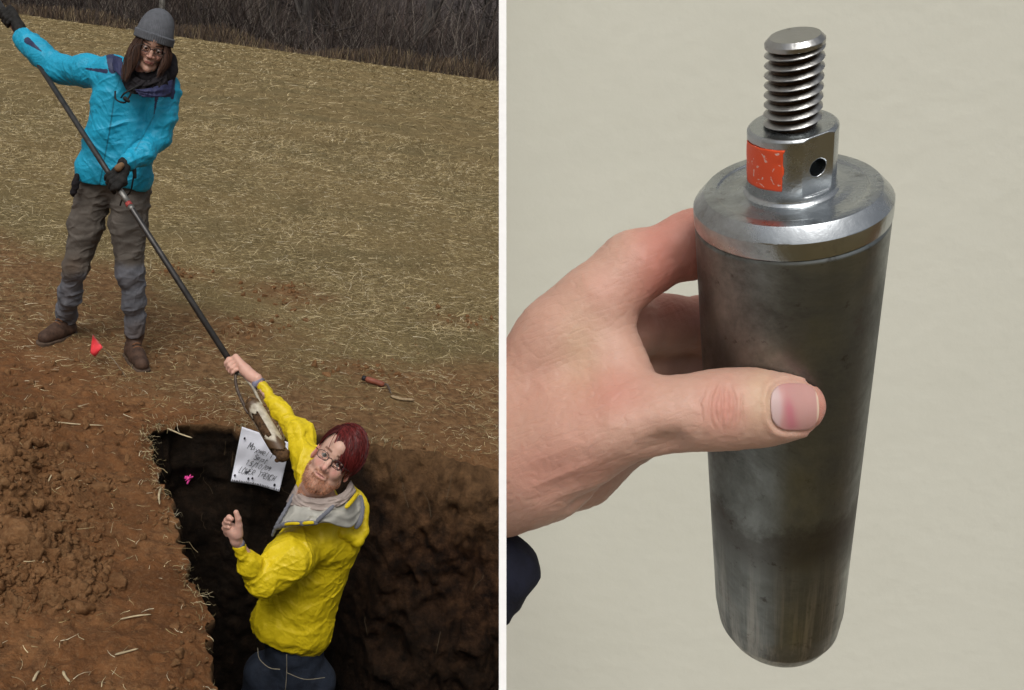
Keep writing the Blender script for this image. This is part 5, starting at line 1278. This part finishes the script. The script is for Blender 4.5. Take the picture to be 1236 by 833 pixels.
for c, wst, ts_ in ((on_pole(at_px(138.5)), P(150, 199, 3.955), -1), (on_pole(at_px(12)), P(27, 43, 4.50), 1)):
    s = grip(c, wst, axp, .016, 1., ts_, fr=.0118, palm_r=.025, ext=.05); v, f = s.mesh(1); v = v + normals(v, f) * (.0018 * fbm(v[:, 0] * 50, v[:, 1] * 50, v[:, 2] * 50, 2))[:, None]; mesh_obj('glove', v, f, M_GLOVE, wm, True)
pc_ = P(142.5, 203, 3.895); s = SDF(pc_ - .05, pc_ + .05, .0025); s.cap(pc_, P(146.5, 199.5, 3.905), .016, .013, .01); v, f = s.mesh(1); mesh_obj('glove_patch', v, f, simple('tan_leather', (.17, .10, .05), .8), wm, True)
# ------------------------------------------------------------------ the man in yellow
YM = 2.86
mn_ = empty('person', tuple(P(352, 805, YM)), 'red haired man in yellow raincoat standing in the pit, one arm raised to the auger', 'person')
def Q(px, py, dy=0.): return P(px, py, YM + dy)
def mr(r, Y=YM): return r * Y / FPX * 1.12
oM = P(399.5, 555, 2.76); AM = frame(36, 6, 3, oM); scM = .97; AM = AM * np.array([.93, 1.0, 1.04]); oM = oM - AM[:, 1] * .088 * scM
s = head_sdf(.0021, False, .0022); 
hv2, hf2 = s.mesh(1); L2 = hv2.copy(); N2 = normals(hv2, hf2)
_, _, _, bd_ = face_attr(L2, N2, beard=1.); hv2 = hv2 + N2 * (bd_ * (.0004 + .0010 * noise(L2[:, 0] * 260, L2[:, 1] * 260, L2[:, 2] * 260)))[:, None]
hv2 = to_world(hv2, oM, AM, scM); hf2 = hf2[:, ::-1]
SH_R = P(381, 592, 2.97); EL_R = P(361, 524, 3.12); WR_R = P(311, 463, 3.26); 
SH_L = Q(372, 652, -.05); EL_L = P(318, 702, 2.66); WR_L = P(287, 655, 2.60); HD_L = P(283, 640, 2.585)
hipc = Q(352, 812)
bs = SDF(*box_of([Q(300, 450, .4), Q(440, 600), Q(300, 800), Q(420, 830), EL_L, (hipc[0] - .2, hipc[1], -1.5), (hipc[0] + .25, hipc[1] + .1, -1.5)], .12), .011)
bs.cap(oM - AM[:, 2] * .10, Q(398, 625, .0), .052, .05, .03); bs.cap(Q(385, 660), Q(355, 760), .085, .085, .05, flat=(BC, .85))
bs.chain([SH_R, EL_R, WR_R], [.030, .020, .016], k=.02); bs.chain([SH_L, EL_L, WR_L], [.038, .030, .017], k=.02)
for sg in (-1, 1):
    hj = hipc + np.array([sg * .09, 0, 0]); kk_ = np.array([hj[0], hj[1] + .03, -1.05]); bs.chain([hj, kk_, np.array([hj[0], hj[1] + .05, -1.42])], [.07, .045, .035], k=.03)
bv, bf = bs.mesh(1)
# bare hands
ch_ = on_pole(at_px(282.5)); g1 = grip(ch_, P(303, 453.5, 3.275), axp, .0155, 1., 1, fr=.0080, palm_r=.0180, h=.0022); g1.cap(P(303, 453.5, 3.275), P(312, 463, 3.257), .020, .019, .01); gv1, gf1 = g1.mesh(1)
s = SDF(*box_of([HD_L, WR_L, P(280, 615, 2.58)], .06), .0021)
Z_ = 2.585
def q2(x, y, dy=0.): return P(x, y, Z_ + dy)
s.chain([q2(290, 662, .02), q2(285, 652, .005), q2(284, 642)], [.019, .0185, .022], k=.01); s.chain([q2(280, 643, .01), q2(278, 637, .01)], [.018, .017], k=.01); s.chain([q2(287, 645, -.005), q2(288, 634, -.008)], [.017, .013], k=.01)
s.chain([q2(288, 634, -.008), q2(287.5, 626, -.012), q2(285, 618.5, -.012)], [.0115, .0098, .0085], k=.004)                 # thumb, upright
s.chain([q2(275, 634, .0), q2(273.5, 628, -.004), q2(276.5, 624.5, -.012), q2(279.5, 626.5, -.016)], [.0100, .0092, .0088, .0078], k=.003)        # index curled
s.chain([q2(273.5, 637.5, .006), q2(271.5, 632, .004), q2(273.5, 629, -.006), q2(277, 630.5, -.012)], [.0098, .0092, .0088, .0076], k=.003)
s.chain([q2(273, 641, .012), q2(271, 637.5, .010), q2(272.5, 635, .0), q2(276.5, 636, -.008)], [.0095, .009, .0084, .0074], k=.003)
s.chain([q2(274.5, 645, .018), q2(272.5, 642.5, .018), q2(273.5, 640.5, .008), q2(277, 641, .0)], [.0088, .008, .0076, .007], k=.003)
gv2, gf2 = s.mesh(1)
M_MF = face_mat('man_skin', (.60, .37, .285), (.62, .24, .20), (.53, .26, .215), (.20, .10, .065), (.44, .22, .135))
add_body(mn_, hv2, hf2, L2, N2, [(bv, bf), (gv1, gf1), (gv2, gf2)], M_MF, beard=1., extra_red=.15)
eyes(mn_, oM, AM, scM, (.12, .18), (.07, .065, .05))
glasses(mn_, oM, AM, scM, .0235, .0135, .0013, (.03, .02, .02))
# red hair: shell and combed strands
s = SDF((-.11, -.14, -.10), (.12, .13, .16), .0026)
s.ell(SK_C + np.array([.004, -.004, .004]), SK_R + np.array([.005, .004, .005]), k=.01); s.ell((.02, .01, .080), (.055, .065, .040), k=.03)
X, Y, Z = s.grid(); face_cut = (Y - .028 - .25 * np.abs(X + .01)) ; line = .078 - .30 * np.clip(X + .02, 0, 1) - .8 * np.clip(.02 - Y, 0, 1) * 0
cutm = np.minimum(Y - .035, (line + .004 * noise(X * 90, 2, 2)) - Z)
s.F = np.maximum(s.F, cutm).astype(np.float32); s.F = np.maximum(s.F, np.minimum(-.012 - Z + .0 * X, Y + .06)).astype(np.float32); s.F = np.maximum(s.F, -.07 - Z).astype(np.float32)
v, f = s.mesh(1); vn = normals(v, f); v = v - vn * .003
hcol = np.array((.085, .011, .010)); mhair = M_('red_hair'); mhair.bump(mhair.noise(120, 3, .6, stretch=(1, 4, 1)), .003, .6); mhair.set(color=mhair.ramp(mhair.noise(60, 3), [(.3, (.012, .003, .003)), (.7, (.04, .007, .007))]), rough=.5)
mesh_obj('hair', to_world(v, oM, AM, scM), f[:, ::-1], mhair.m, mn_, True)
n_ = 1900; y0_ = rng.uniform(-.10, .085, n_); U0 = np.stack([-.030 + rng.uniform(-.012, .012, n_), y0_, np.full(n_, .075)], 1)
U1 = np.stack([.085 + 0 * y0_, y0_ * .8 + rng.uniform(-.01, .06, n_), rng.uniform(-.030, .035, n_)], 1); fr_ = y0_ > .045; U1[fr_] = np.stack([rng.uniform(.035, .075, fr_.sum()), rng.uniform(.060, .10, fr_.sum()), rng.uniform(-.045, .03, fr_.sum())], 1)
cl_ = np.round(rng.rand(n_) * 70); U0 = U0 + .018 * np.stack([noise(cl_ * 3.3, 1, 1), noise(cl_ * 3.3, 5, 1), 0 * cl_], 1); U1 = U1 + .045 * np.stack([noise(cl_ * 3.3, 9, 1), noise(cl_ * 3.3, 1, 9), noise(cl_ * 3.3, 7, 3)], 1)
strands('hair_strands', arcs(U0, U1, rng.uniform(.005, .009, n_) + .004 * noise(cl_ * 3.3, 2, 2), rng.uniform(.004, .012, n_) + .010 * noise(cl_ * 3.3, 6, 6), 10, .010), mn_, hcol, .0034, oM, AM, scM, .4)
n_ = 500; y0_ = rng.uniform(-.09, .07, n_); U0 = np.stack([-.030 + rng.uniform(-.01, .01, n_), y0_, np.full(n_, .075)], 1); U1 = np.stack([np.full(n_, -.085), y0_ * .8 - .01, rng.uniform(-.03, .04, n_)], 1)
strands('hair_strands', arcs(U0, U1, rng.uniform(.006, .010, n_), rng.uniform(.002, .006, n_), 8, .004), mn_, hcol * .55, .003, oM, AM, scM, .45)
n_ = 400; U0 = np.stack([rng.uniform(-.07, .08, n_), np.full(n_, -.06), rng.uniform(.0, .07, n_)], 1); U1 = U0 + np.stack([np.zeros(n_), np.full(n_, -.03), np.full(n_, -.10)], 1)
strands('hair_strands', arcs(U0, U1, np.full(n_, .006), rng.uniform(.0, .008, n_), 8), mn_, hcol * .35, .004, oM, AM, scM, .5)  # back strands coloured darker, shade put into the tint
# loose locks falling over the forehead and standing off the crown
n_ = 260; t0 = rng.uniform(-.02, .05, n_); U0 = np.stack([t0, np.full(n_, .055) + rng.uniform(-.02, .02, n_), np.full(n_, .072)], 1); U1 = np.stack([t0 * .6 + rng.uniform(.015, .05, n_), np.full(n_, .095), rng.uniform(-.025, .035, n_)], 1)
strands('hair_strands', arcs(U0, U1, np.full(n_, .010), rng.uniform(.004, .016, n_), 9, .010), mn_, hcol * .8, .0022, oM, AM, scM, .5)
n_ = 260; a = rng.uniform(-1.2, 1.9, n_); U0 = np.stack([rng.uniform(-.04, .06, n_), rng.uniform(-.09, .07, n_), np.full(n_, .08)], 1); U1 = U0 + rng.randn(n_, 3) * np.array([.035, .035, .02]) + np.array([.03, 0, -.02])
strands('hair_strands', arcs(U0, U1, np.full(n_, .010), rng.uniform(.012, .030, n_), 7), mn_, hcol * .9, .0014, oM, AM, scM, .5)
# beard fibres
ii_ = np.nonzero(bd_ > .45)[0]; ii_ = rng.choice(ii_, min(1500, len(ii_)), replace=False); st = L2[ii_]; nn = N2[ii_]
pt = np.stack([st, st + nn * .003 + np.array([0, .001, -.003]), st + nn * .004 + np.array([0, .001, -.0075])], 1) + rng.randn(len(ii_), 1, 3) * .0006
strands('beard', pt, mn_, (.30, .13, .07), .0010, oM, AM, scM, .6)
# jacket
js = SDF(*box_of([P(305, 455, 3.35), Q(448, 620), Q(300, 790), Q(410, 800), EL_L, P(280, 650, 2.55), Q(330, 780, -.2), Q(430, 700, .2)], .09), .0052)
js.cap(Q(366, 655, .0), Q(350, 742, .0), mr(33), mr(45), .06, fold=(.007, 10, 22), flat=(BC, .82)); js.cap(Q(402, 655, .02), Q(366, 745, .02), mr(34), mr(38), .06, fold=(.007, 10, 25), flat=(BC, .85))
js.cap(Q(345, 755), Q(365, 760), mr(43), mr(40), .04, fold=(.009, 12, 28), flat=(BC, .9))
js.cap(SH_R + (Q(385, 640) - SH_R) * .5, Q(412, 648, .02), mr(22), mr(24), .05)
js.cap(SH_R, Q(390, 640, .0), mr(21), mr(34), .05)
js.chain([SH_R, P(372, 556, 3.05), EL_R], [mr(20.5, 2.97), mr(18, 3.05), mr(15.5, 3.1)], k=.03, fold=(.007, 14, 31)); js.chain([EL_R, P(340, 497, 3.19), P(316, 466, 3.25)], [mr(15.5, 3.1), mr(11.8, 3.2), mr(8.6, 3.25)], k=.02, fold=(.007, 24, 34))
js.chain([SH_L, P(348, 675, 2.70), EL_L], [mr(30, 2.8), mr(27, 2.7), mr(21, 2.66)], k=.04, fold=(.011, 12, 37)); js.chain([EL_L, P(300, 682, 2.62), P(290, 661, 2.60)], [mr(19, 2.66), mr(13.5, 2.62), mr(8.8, 2.6)], k=.025, fold=(.008, 22, 40))
X, Y, Z = js.grid(); upm = RC * .40 + UC * .90; upm /= np.linalg.norm(upm)
hp = Q(352, 777); hem = (X - hp[0]) * upm[0] + (Y - hp[1]) * upm[1] + (Z - hp[2]) * upm[2] + .012 * noise(X * 6, Y * 6, Z * 6)
js.F = np.maximum(js.F, -hem).astype(np.float32)
# neck opening
nc2 = oM - AM[:, 2] * .17; dn = np.sqrt((X - nc2[0]) ** 2 + (Y - nc2[1]) ** 2 + (Z - nc2[2]) ** 2) - .058; js.F = np.maximum(js.F, -dn).astype(np.float32)
del X, Y, Z, hem, dn
v, f = js.mesh(1); v, f = subdiv(v, f); v = creased(v, f, .0095, 10.5, 8., (RC * .9 + UC * .5, RC * .9 - UC * .35, UC), .26); v = creased(v, f, .0016, 22, 3., (RC * .9 + UC * .5, RC * .7 - UC * .6), .35)
my = M_('yellow_raincoat'); cy_ = my.ramp(my.noise(7, 3), [(.3, (.62, .46, .008)), (.7, (.74, .56, .012))]); cy_ = my.mix(my.ramp(my.noise(90, 4), [(.62, 0.), (.76, .3)]), cy_, (.35, .22, .03))
b1 = crz(my, 9, .007, None, .4); my.bump(my.noise(70, 3, .6, dist=1.), .002, .4, b1); my.set(color=cy_, rough=.5, spec=.35)
jm = mesh_obj('raincoat', v, f, my.m, mn_, True)
# hood, lining and trims
s = SDF(*box_of([Q(340, 600, -.2), Q(450, 660, .1)], .08), .0042)
s.chain([Q(434, 596, .04), Q(439, 612, .02), Q(438, 640, -.02), Q(430, 652, -.04), Q(412, 640, -.06)], [mr(4.5), mr(6), mr(6.5), mr(7), mr(8)], k=.02, fold=(.007, 24, 44)); s.chain([Q(424, 588, .06), Q(434, 600, .04)], [mr(4), mr(5)], k=.01)
v, f = s.mesh(1); hd = mesh_obj('hood', v, f, my.m, mn_, True)
M_LIN = cloth('pale_lining', (.40, .39, .345), .7, coarse=.004, var=.2); M_GT = cloth('grey_trim', (.15, .155, .18), .7)
ln = drape('hood_lining', [(356, 594, -.02), (362, 604, -.09), (378, 610, -.12), (396, 609, -.12), (414, 602, -.09), (427, 590, -.01)], [(331, 640, -.10), (342, 637, -.15), (368, 634, -.195), (394, 631, -.20), (424, 636, -.12), (441, 612, -.02)], M_LIN, mn_, sd=2., fn=Q)
sf = drape('scarf', [(357, 584, .0), (365, 597, -.085), (380, 601, -.12), (398, 600, -.12), (414, 594, -.08), (424, 580, -.0)], [(345, 606, -.05), (357, 612, -.115), (376, 617, -.145), (398, 615, -.15), (418, 606, -.11), (430, 592, -.02)], cloth('greyish_pink_scarf', (.34, .28, .25), .9, var=.2), mn_, 44, 16, .014, .007, 6., fn=Q)
def strip(pts, r, m, nm, par, fl=.5):
    s = SDF(*box_of(pts, .04), .0032); s.chain(spline(pts, 10), [r] * 10, k=.004, flat=(BC, fl)); v, f = s.mesh(1); return mesh_obj(nm, v, f, m, par, True)
strip([Q(333, 637, -.145), Q(348, 632, -.175), Q(365, 632, -.195), Q(382, 631, -.205)], mr(2.8), M_GT, 'collar_trim', ln)
strip([Q(382, 630, -.205), Q(388, 624, -.205), Q(396, 617, -.20), Q(402, 611, -.185)], mr(2.2), M_GT, 'collar_trim', ln)
strip([Q(344, 633, -.185), Q(352, 632, -.20), Q(361, 632, -.21)], mr(1.6), my.m, 'zip_garage', ln); strip([Q(366, 632, -.212), Q(372, 631, -.217), Q(378, 631, -.22)], mr(1.6), my.m, 'zip_garage', ln)
strip([Q(354, 598, -.06), Q(345, 615, -.10), Q(335, 632, -.12), Q(329, 646, -.11)], mr(2.2), M_GT, 'collar_trim', ln)
strip([Q(435, 600, -.01), Q(437, 614, -.045), Q(435, 628, -.075), Q(430, 636, -.085)], mr(3), M_GT, 'collar_trim', ln)
strip([Q(418, 612, -.15), Q(426, 603, -.10), Q(431, 596, -.05)], mr(2.5), my.m, 'hood_edge', hd)
M_SHIRT = cloth('grey_shirt_cuff', (.22, .22, .30), .8)
v, f = tube([P(309, 460, 3.265), P(313.5, 464, 3.255)], [mr(7.2, 3.26), mr(8.3, 3.25)], 18); mesh_obj('shirt_cuff', v, f, M_SHIRT, mn_, True)
v, f = tube([P(286.5, 653.5, 2.592), P(289, 658, 2.6)], [mr(6.6, 2.6), mr(7.8, 2.6)], 18); mesh_obj('shirt_cuff', v, f, M_SHIRT, mn_, True)
# jeans and boots
s = SDF(*box_of([Q(300, 770), Q(410, 790), (hipc[0] - .2, hipc[1], -1.5), (hipc[0] + .25, hipc[1] + .1, -1.5)], .22), .009)
s.cap(Q(355, 775), Q(356, 812), mr(38), mr(38), .04, flat=(BC, .95), fold=(.006, 14, 60))
for sg in (-1, 1):
    hj = hipc + np.array([sg * .088 + .0, 0, -.03]); kn2 = np.array([hj[0] + sg * .02, hj[1] - .02, -1.05]); an2 = np.array([hj[0] + sg * .03, hj[1] + .05, -1.42])
    s.chain([hj, kn2, an2], [.094, .075, .07], k=.03, fold=(.010, 12, 61 + sg))
v, f = s.mesh(1); mje = M_('denim'); cje = mje.ramp(mje.noise(30, 4), [(.3, (.006, .010, .020)), (.7, (.016, .024, .042))]); mje.bump(mje.noise(25, 4, dist=1), .008, .5); mje.set(color=cje, rough=.85)
jn = mesh_obj('jeans', v, f, mje.m, mn_, True)
mst = simple('jeans_stitching', (.25, .22, .16), .8)
for pts in ([Q(311, 782, -.155), Q(313, 795, -.17), Q(325, 806, -.185), Q(338, 808, -.19)], [Q(346, 790, -.19), Q(346, 812, -.195), Q(344, 840, -.19)], [Q(346, 812, -.196), Q(368, 820, -.185), Q(392, 818, -.13)]):
    v, f = tube(spline(pts, 12), .0013, 5); mesh_obj('stitching', v, f, mst, jn)
for sg in (-1, 1):
    an2 = np.array([hipc[0] + sg * .118, hipc[1] + .05, -1.42]); s = SDF(an2 - .2, an2 + .2, .008); s.chain([an2, an2 + (0, 0, -.04)], [.055, .05], k=.02); s.chain([an2 + (0, .03, -.045), an2 + (0, -.16, -.05)], [.045, .042], k=.02); s.half(an2 + (0, 0, -.085), np.array([0, 0, 1.])); v, f = s.mesh(1); mesh_obj('boot', v, f, M_BOOT, mn_, True)

# ================================================================== SMALL THINGS
# sheet of paper pinned to the far wall of the pit
q = (Vw - C0) @ MCn; wx = CX + FPX * q[:, 0] / -q[:, 2]; wy = CY - FPX * q[:, 1] / -q[:, 2]
selp = (wx > 274) & (wx < 354) & (wy > 512) & (wy < 596) & (Vw[:, 1] > 3.0)
Yp = Vw[selp, 1].min() - .012
TL, TR, BR, BL = [(292, 515), (351, 535), (337, 593.5), (278.5, 581.5)]
def quad(u, v):      # u right, v down
    a = np.array(TL) * (1 - u) + np.array(TR) * u; b = np.array(BL) * (1 - u) + np.array(BR) * u; q_ = a * (1 - v) + b * v
    q_ = q_ + np.array([0, 1.]) * (-2.0 * math.sin(u * math.pi)) * (v > .5) * (v - .5) * 2
    Y = Yp - .010 * math.sin(u * 3.1) * (1 - v) - .012 * v * (1 - math.cos(u * 5)) * .5 + .014 * float(noise(u * 3, v * 3, 5)) - .05 * max(0, u + v - 1.75) - .03 * max(0, .2 - u - v) - .004 * max(0, .15 - abs(u + v * .6 - .62)) * 10
    return P(q_[0], q_[1], Y)
nu = 26; V = [quad(i / (nu - 1), j / (nu - 1)) for j in range(nu) for i in range(nu)]
F = [(j * nu + i, j * nu + i + 1, (j + 1) * nu + i + 1, (j + 1) * nu + i) for j in range(nu - 1) for i in range(nu - 1)]
pe = empty('paper_sheet', tuple(quad(.5, .5)), 'white handwritten paper sheet pinned to the dark pit wall behind the bucket', 'paper')
mpp = simple('white_paper', (.86, .87, .95), .8, .04, 20, 90, .0015); po = mesh_obj('sheet', V, F, mpp, pe, True); md = po.modifiers.new('thick', 'SOLIDIFY'); md.thickness = .0006
ink = simple('black_ink', (.012, .012, .02), .6)
GL = {'M': [[(0, 6), (.7, 0), (2, 4), (3.6, 0), (4, 6)]], 'a': [[(3.2, 2.6), (1, 2.4), (0, 4.2), (1, 6), (3, 4.6), (3.2, 2.6), (3.4, 6)]], 'x': [[(0, 2.4), (3.2, 6)], [(3.2, 2.4), (0, 6)]], 'w': [[(0, 2.4), (1, 6), (2, 3), (3, 6), (4, 2.4)]], 'e': [[(0, 4.2), (3, 3.8), (2, 2.4), (.4, 3.2), (.4, 5.4), (3, 5.8)]], 'l': [[(1, 0), (.6, 6)]],
      'S': [[(3.4, .8), (1.5, 0), (.4, 1.5), (3, 3.8), (2.4, 6), (0, 5.2)]], 'p': [[(.6, 2.4), (0, 8)], [(.5, 3), (3, 2.6), (2.6, 5.2), (.3, 5.6)]], 't': [[(1.6, 0), (1.2, 6)], [(0, 2.2), (3, 2.0)]], '1': [[(.4, 1.4), (1.8, 0), (1.4, 6)]], '5': [[(3.4, 0), (1, 0), (.6, 2.6), (3, 3), (2.6, 5.6), (.2, 6)]], '/': [[(3, -.6), (.4, 6.8)]], '0': [[(2, 0), (.3, 2), (.6, 5.4), (2.2, 6), (3.5, 3.5), (2.8, .6), (2, 0)]],
      '9': [[(3, 1), (1, .2), (.3, 2), (1.5, 3.2), (3, 1.2), (2.4, 6)]], 'L': [[(.6, 0), (0, 6), (3, 6)]], 'O': [[(2, 0), (.2, 2), (.4, 5.2), (2, 6), (3.6, 4), (3.2, .8), (2, 0)]], 'W': [[(0, 0), (.8, 6), (2, 2), (3, 6), (4.2, 0)]], 'E': [[(3, 0), (.4, 0), (0, 6), (3, 6)], [(.2, 3), (2.6, 2.8)]], 'R': [[(0, 6), (.6, 0), (3, .6), (2.6, 3), (.4, 3.2), (3.2, 6)]], 'T': [[(0, 0), (4, 0)], [(2, 0), (1.6, 6)]], 'N': [[(0, 6), (.6, 0), (3, 6), (3.8, 0)]], 'C': [[(3.6, .8), (1.4, 0), (0, 3), (.8, 6), (3.2, 5.4)]], 'H': [[(.6, 0), (0, 6)], [(3.6, 0), (3, 6)], [(.2, 3.1), (3.4, 2.9)]]}
strokes = []
def write(txt, u0, v0, hgt, adv, slope=0.):
    u = u0; h0 = hgt
    for c in txt:
        if c != ' ':
            for st in GL[c]:
                pp = [(u + x / 4 * adv * .85 + (6 - y) * .006 + rng.uniform(-.004, .004), v0 + y / 6 * hgt + slope * (u - u0)) for x, y in st]; q_ = spline([quad(a, b) + np.array([0, -.004, .001]) for a, b in pp], len(pp) * 4); strokes.append(tube(q_ + .0012 * rng.randn(3), rng.uniform(.0007, .0011), 5))
        u += adv * rng.uniform(.85, 1.1); hgt = h0 * rng.uniform(.8, 1.15)
write('Maxwell', .18, .22, .13, .085, .12); write('Sept', .36, .40, .10, .07, .1); write('15/10/09', .22, .54, .10, .068, .06); write('LOWER TRENCH', .12, .70, .115, .065, .02)
for i in range(27):
    u = .03 + i * .036; a, b = quad(u, .955 if i % 4 else .945), quad(u + .01 * (i % 3), .98); o_ = np.array([0, -.004, .001]); strokes.append(tube([a + o_, b + o_], .0012, 5))
v, f = join(strokes); mesh_obj('handwriting', v, f, ink, pe)
for u, vv in ((.10, .17), (.88, .88), (.42, .86), (.34, .88), (.06, .86)):
    c = quad(u, vv) + np.array([0, -.005, 0]); v, f = tube([c, c + np.array([0, -.008, 0])], .0042 if u < .5 else .005, 10); mesh_obj('pin', v, f, ink, pe)
# pin flag between the woman's boots
fl = empty('pin_flag', tuple(G(158, 458)), 'small red marker flag on a bent wire between the boots of the woman', 'flag')
gw = G(158, 459); gw[2] = H(gw[0], gw[1]) - .02; tpf = P(111, 404, 4.02); pts = spline([gw, P(140, 438, 4.05), P(124, 420, 4.03), tpf], 14); v, f = tube(pts, .0013, 5); mesh_obj('wire', v, f, simple('flag_wire', (.25, .22, .18), .5, metal=.6), fl)
V = []; 
for i in range(7):
    for j in range(7):
        u, w_ = i / 6, j / 6; a = np.array([112, 404]) * (1 - u) + np.array([124, 419]) * u; b = np.array([108.5, 426]) * (1 - u) + np.array([115, 431]) * u; c = a * (1 - w_) + b * w_; V.append(P(c[0], c[1], 4.025 + .012 * math.sin(u * 4 + w_ * 3)))
F = [(i * 7 + j, i * 7 + j + 1, (i + 1) * 7 + j + 1, (i + 1) * 7 + j) for i in range(6) for j in range(6)]
mfl = simple('red_plastic_flag', (.72, .05, .06), .45, .12, 40); o = mesh_obj('flag', V, F, mfl, fl, True); md = o.modifiers.new('thick', 'SOLIDIFY'); md.thickness = .0006
# crumpled pink flagging on the wall
qs = (wx > 222) & (wx < 234) & (wy > 572) & (wy < 585) & (Vw[:, 1] > 2.6); Yk = Vw[qs, 1].min() - .005 if qs.any() else 3.6
s = SDF(*box_of([P(228, 578, Yk)], .05), .002); c = P(228, 578, Yk)
for i in range(12): d = rng.randn(3); d /= np.linalg.norm(d); d2 = rng.randn(3); s.cap(c + d * .004, c + d * .023, .0062, .003, .003, flat=(d2, .4))
v, f = s.mesh(0); tag(mesh_obj('flagging_tape', v, f, simple('pink_flagging', (.95, .08, .36), .5)), 'small crumpled bright pink flagging tape stuck in the dark pit wall', 'marker tape')
# trowel, stick
def lying(px, py, dz=0.): g_ = G(px, py); g_[2] = H(g_[0], g_[1]) + dz; return g_
tr_ = empty('trowel', tuple(lying(450, 467)), 'reddish wooden trowel handle with dark end lying in the trampled straw', 'trowel')
a, b = lying(440, 464, .028), lying(463, 470, .022); d = (b - a); t = np.linspace(0, 1, 12)
v, f = tube([a + d * k for k in t], [.010, .0155, .0165, .016, .0155, .015, .0145, .0145, .015, .0155, .0145, .009], 14); mesh_obj('handle', v, f, simple('red_brown_wood', (.20, .06, .035), .55, .3), tr_, True)
v, f = tube([a - d * .16, a + d * .02], [.013, .0135], 14); mesh_obj('end_cap', v, f, simple('black_cap', (.015, .014, .016), .4), tr_, True)
v, f = tube(spline([b, b + d * .12 + np.array([0, 0, .006]), b + d * .22 + np.array([.004, -.02, -.004]), b + d * .25 + np.array([.01, -.05, -.014])], 10), [.006] * 6 + [.005, .004, .004, .003], 8); mesh_obj('tang', v, f, yk, tr_, True)
def splinter(name, a, b, r, mat, lab, cat='stick'):
    pts = spline([a, (a + b) / 2 + rng.randn(3) * r * .6, b], 10); v, f = tube(pts, np.r_[r * .5, [r] * 3, [r * .9] * 3, [r * .8] * 2, r * .3], 7); v[:, 2] = v[:, 2].mean() + (v[:, 2] - v[:, 2].mean()) * .7; v = v + rng.randn(*v.shape) * r * .06; o = mesh_obj(name, v, f, mat, smooth=True); return tag(o, lab, cat)
m_wood = simple('dry_split_wood', (.30, .22, .13), .8, .35, 40, 150, .002)
splinter('stick', lying(471, 482, .014), lying(500, 484, .014), .011, m_wood, 'short split pale stick lying right of the trowel handle')
m_pale = simple('pale_stalk', (.42, .34, .21), .75, .3)
for i, (x0, y0, x1, y1, r, lab) in enumerate([(202, 521, 232, 530, .0045, 'curved pale stalk on the left end of the pit rim'), (193, 592, 191, 620, .0045, 'upright pale stalk on the left rim of the pit, level with the pink tape'), (138, 802, 166, 795, .0035, 'pale straw lying flat on the soil, lower left'), (40, 830, 47, 816, .004, 'pale straw stub at the bottom edge, the left one of two'), (76, 818, 84, 832, .004, 'pale straw stub at the bottom edge, the right one of two'), (145, 752, 182, 746, .003, 'thin brown straw on the smooth soil left of the pit corner'), (58, 592, 66, 573, .003, 'pale straw standing in the clods of the soil heap'), (66, 515, 125, 518, .0035, 'long thin stalk lying across the top of the orange soil')]):
    pa, pb = lying(x0, y0, .006), lying(x1, y1, .008)
    if i == 1: pa, pb = lying(194, 592, .004), lying(192, 618, .03)
    splinter('straw_stalk', pa, pb, r, m_pale, lab, 'stalk')
# larger lumps of clay
for i, (px, py, r, lab) in enumerate([(24, 690, .062, 'large flat clay lump at the foot of the soil heap'), (20, 572, .052, 'rounded tan clod high on the soil heap'), (5, 590, .045, 'grey brown clod cut by the left picture edge'), (62, 668, .030, 'small clod on the right flank of the soil heap'), (150, 582, .022, 'lone crumbly clod on the soil between heap and pit'), (95, 705, .020, 'small clod at the low front end of the heap'), (48, 715, .026, 'broken clod in front of the large flat lump'), (40, 640, .034, 'pale clod in the middle of the heap, above the flat lump')]):
    c = lying(px, py, .0); c[2] += r * .15; s = SDF(c - r * 1.6, c + r * 1.6, r / 16)
    s.ell(c, (r, r * .8, r * .62), k=r * .3)
    for _ in range(5): s.ell(c + rng.randn(3) * r * .45 * np.array([1, 1, .5]), np.array([.5, .42, .36]) * r * rng.uniform(.7, 1.2), k=r * .2)
    X, Y, Z = s.grid(); s.F += (r * (.30 * fbm(X / r * 1.3, Y / r * 1.3, Z / r * 1.3, 4))).astype(np.float32); v, f = s.mesh(0)
    o = mesh_obj('soil_clod', v, f, M_SOIL, smooth=True, attrs={'soil': np.ones(len(v)), 'bare': np.full(len(v), .2), 'heap': np.full(len(v), .9)}); tag(o, lab, 'clod', 'larger clods on and beside the soil heap')
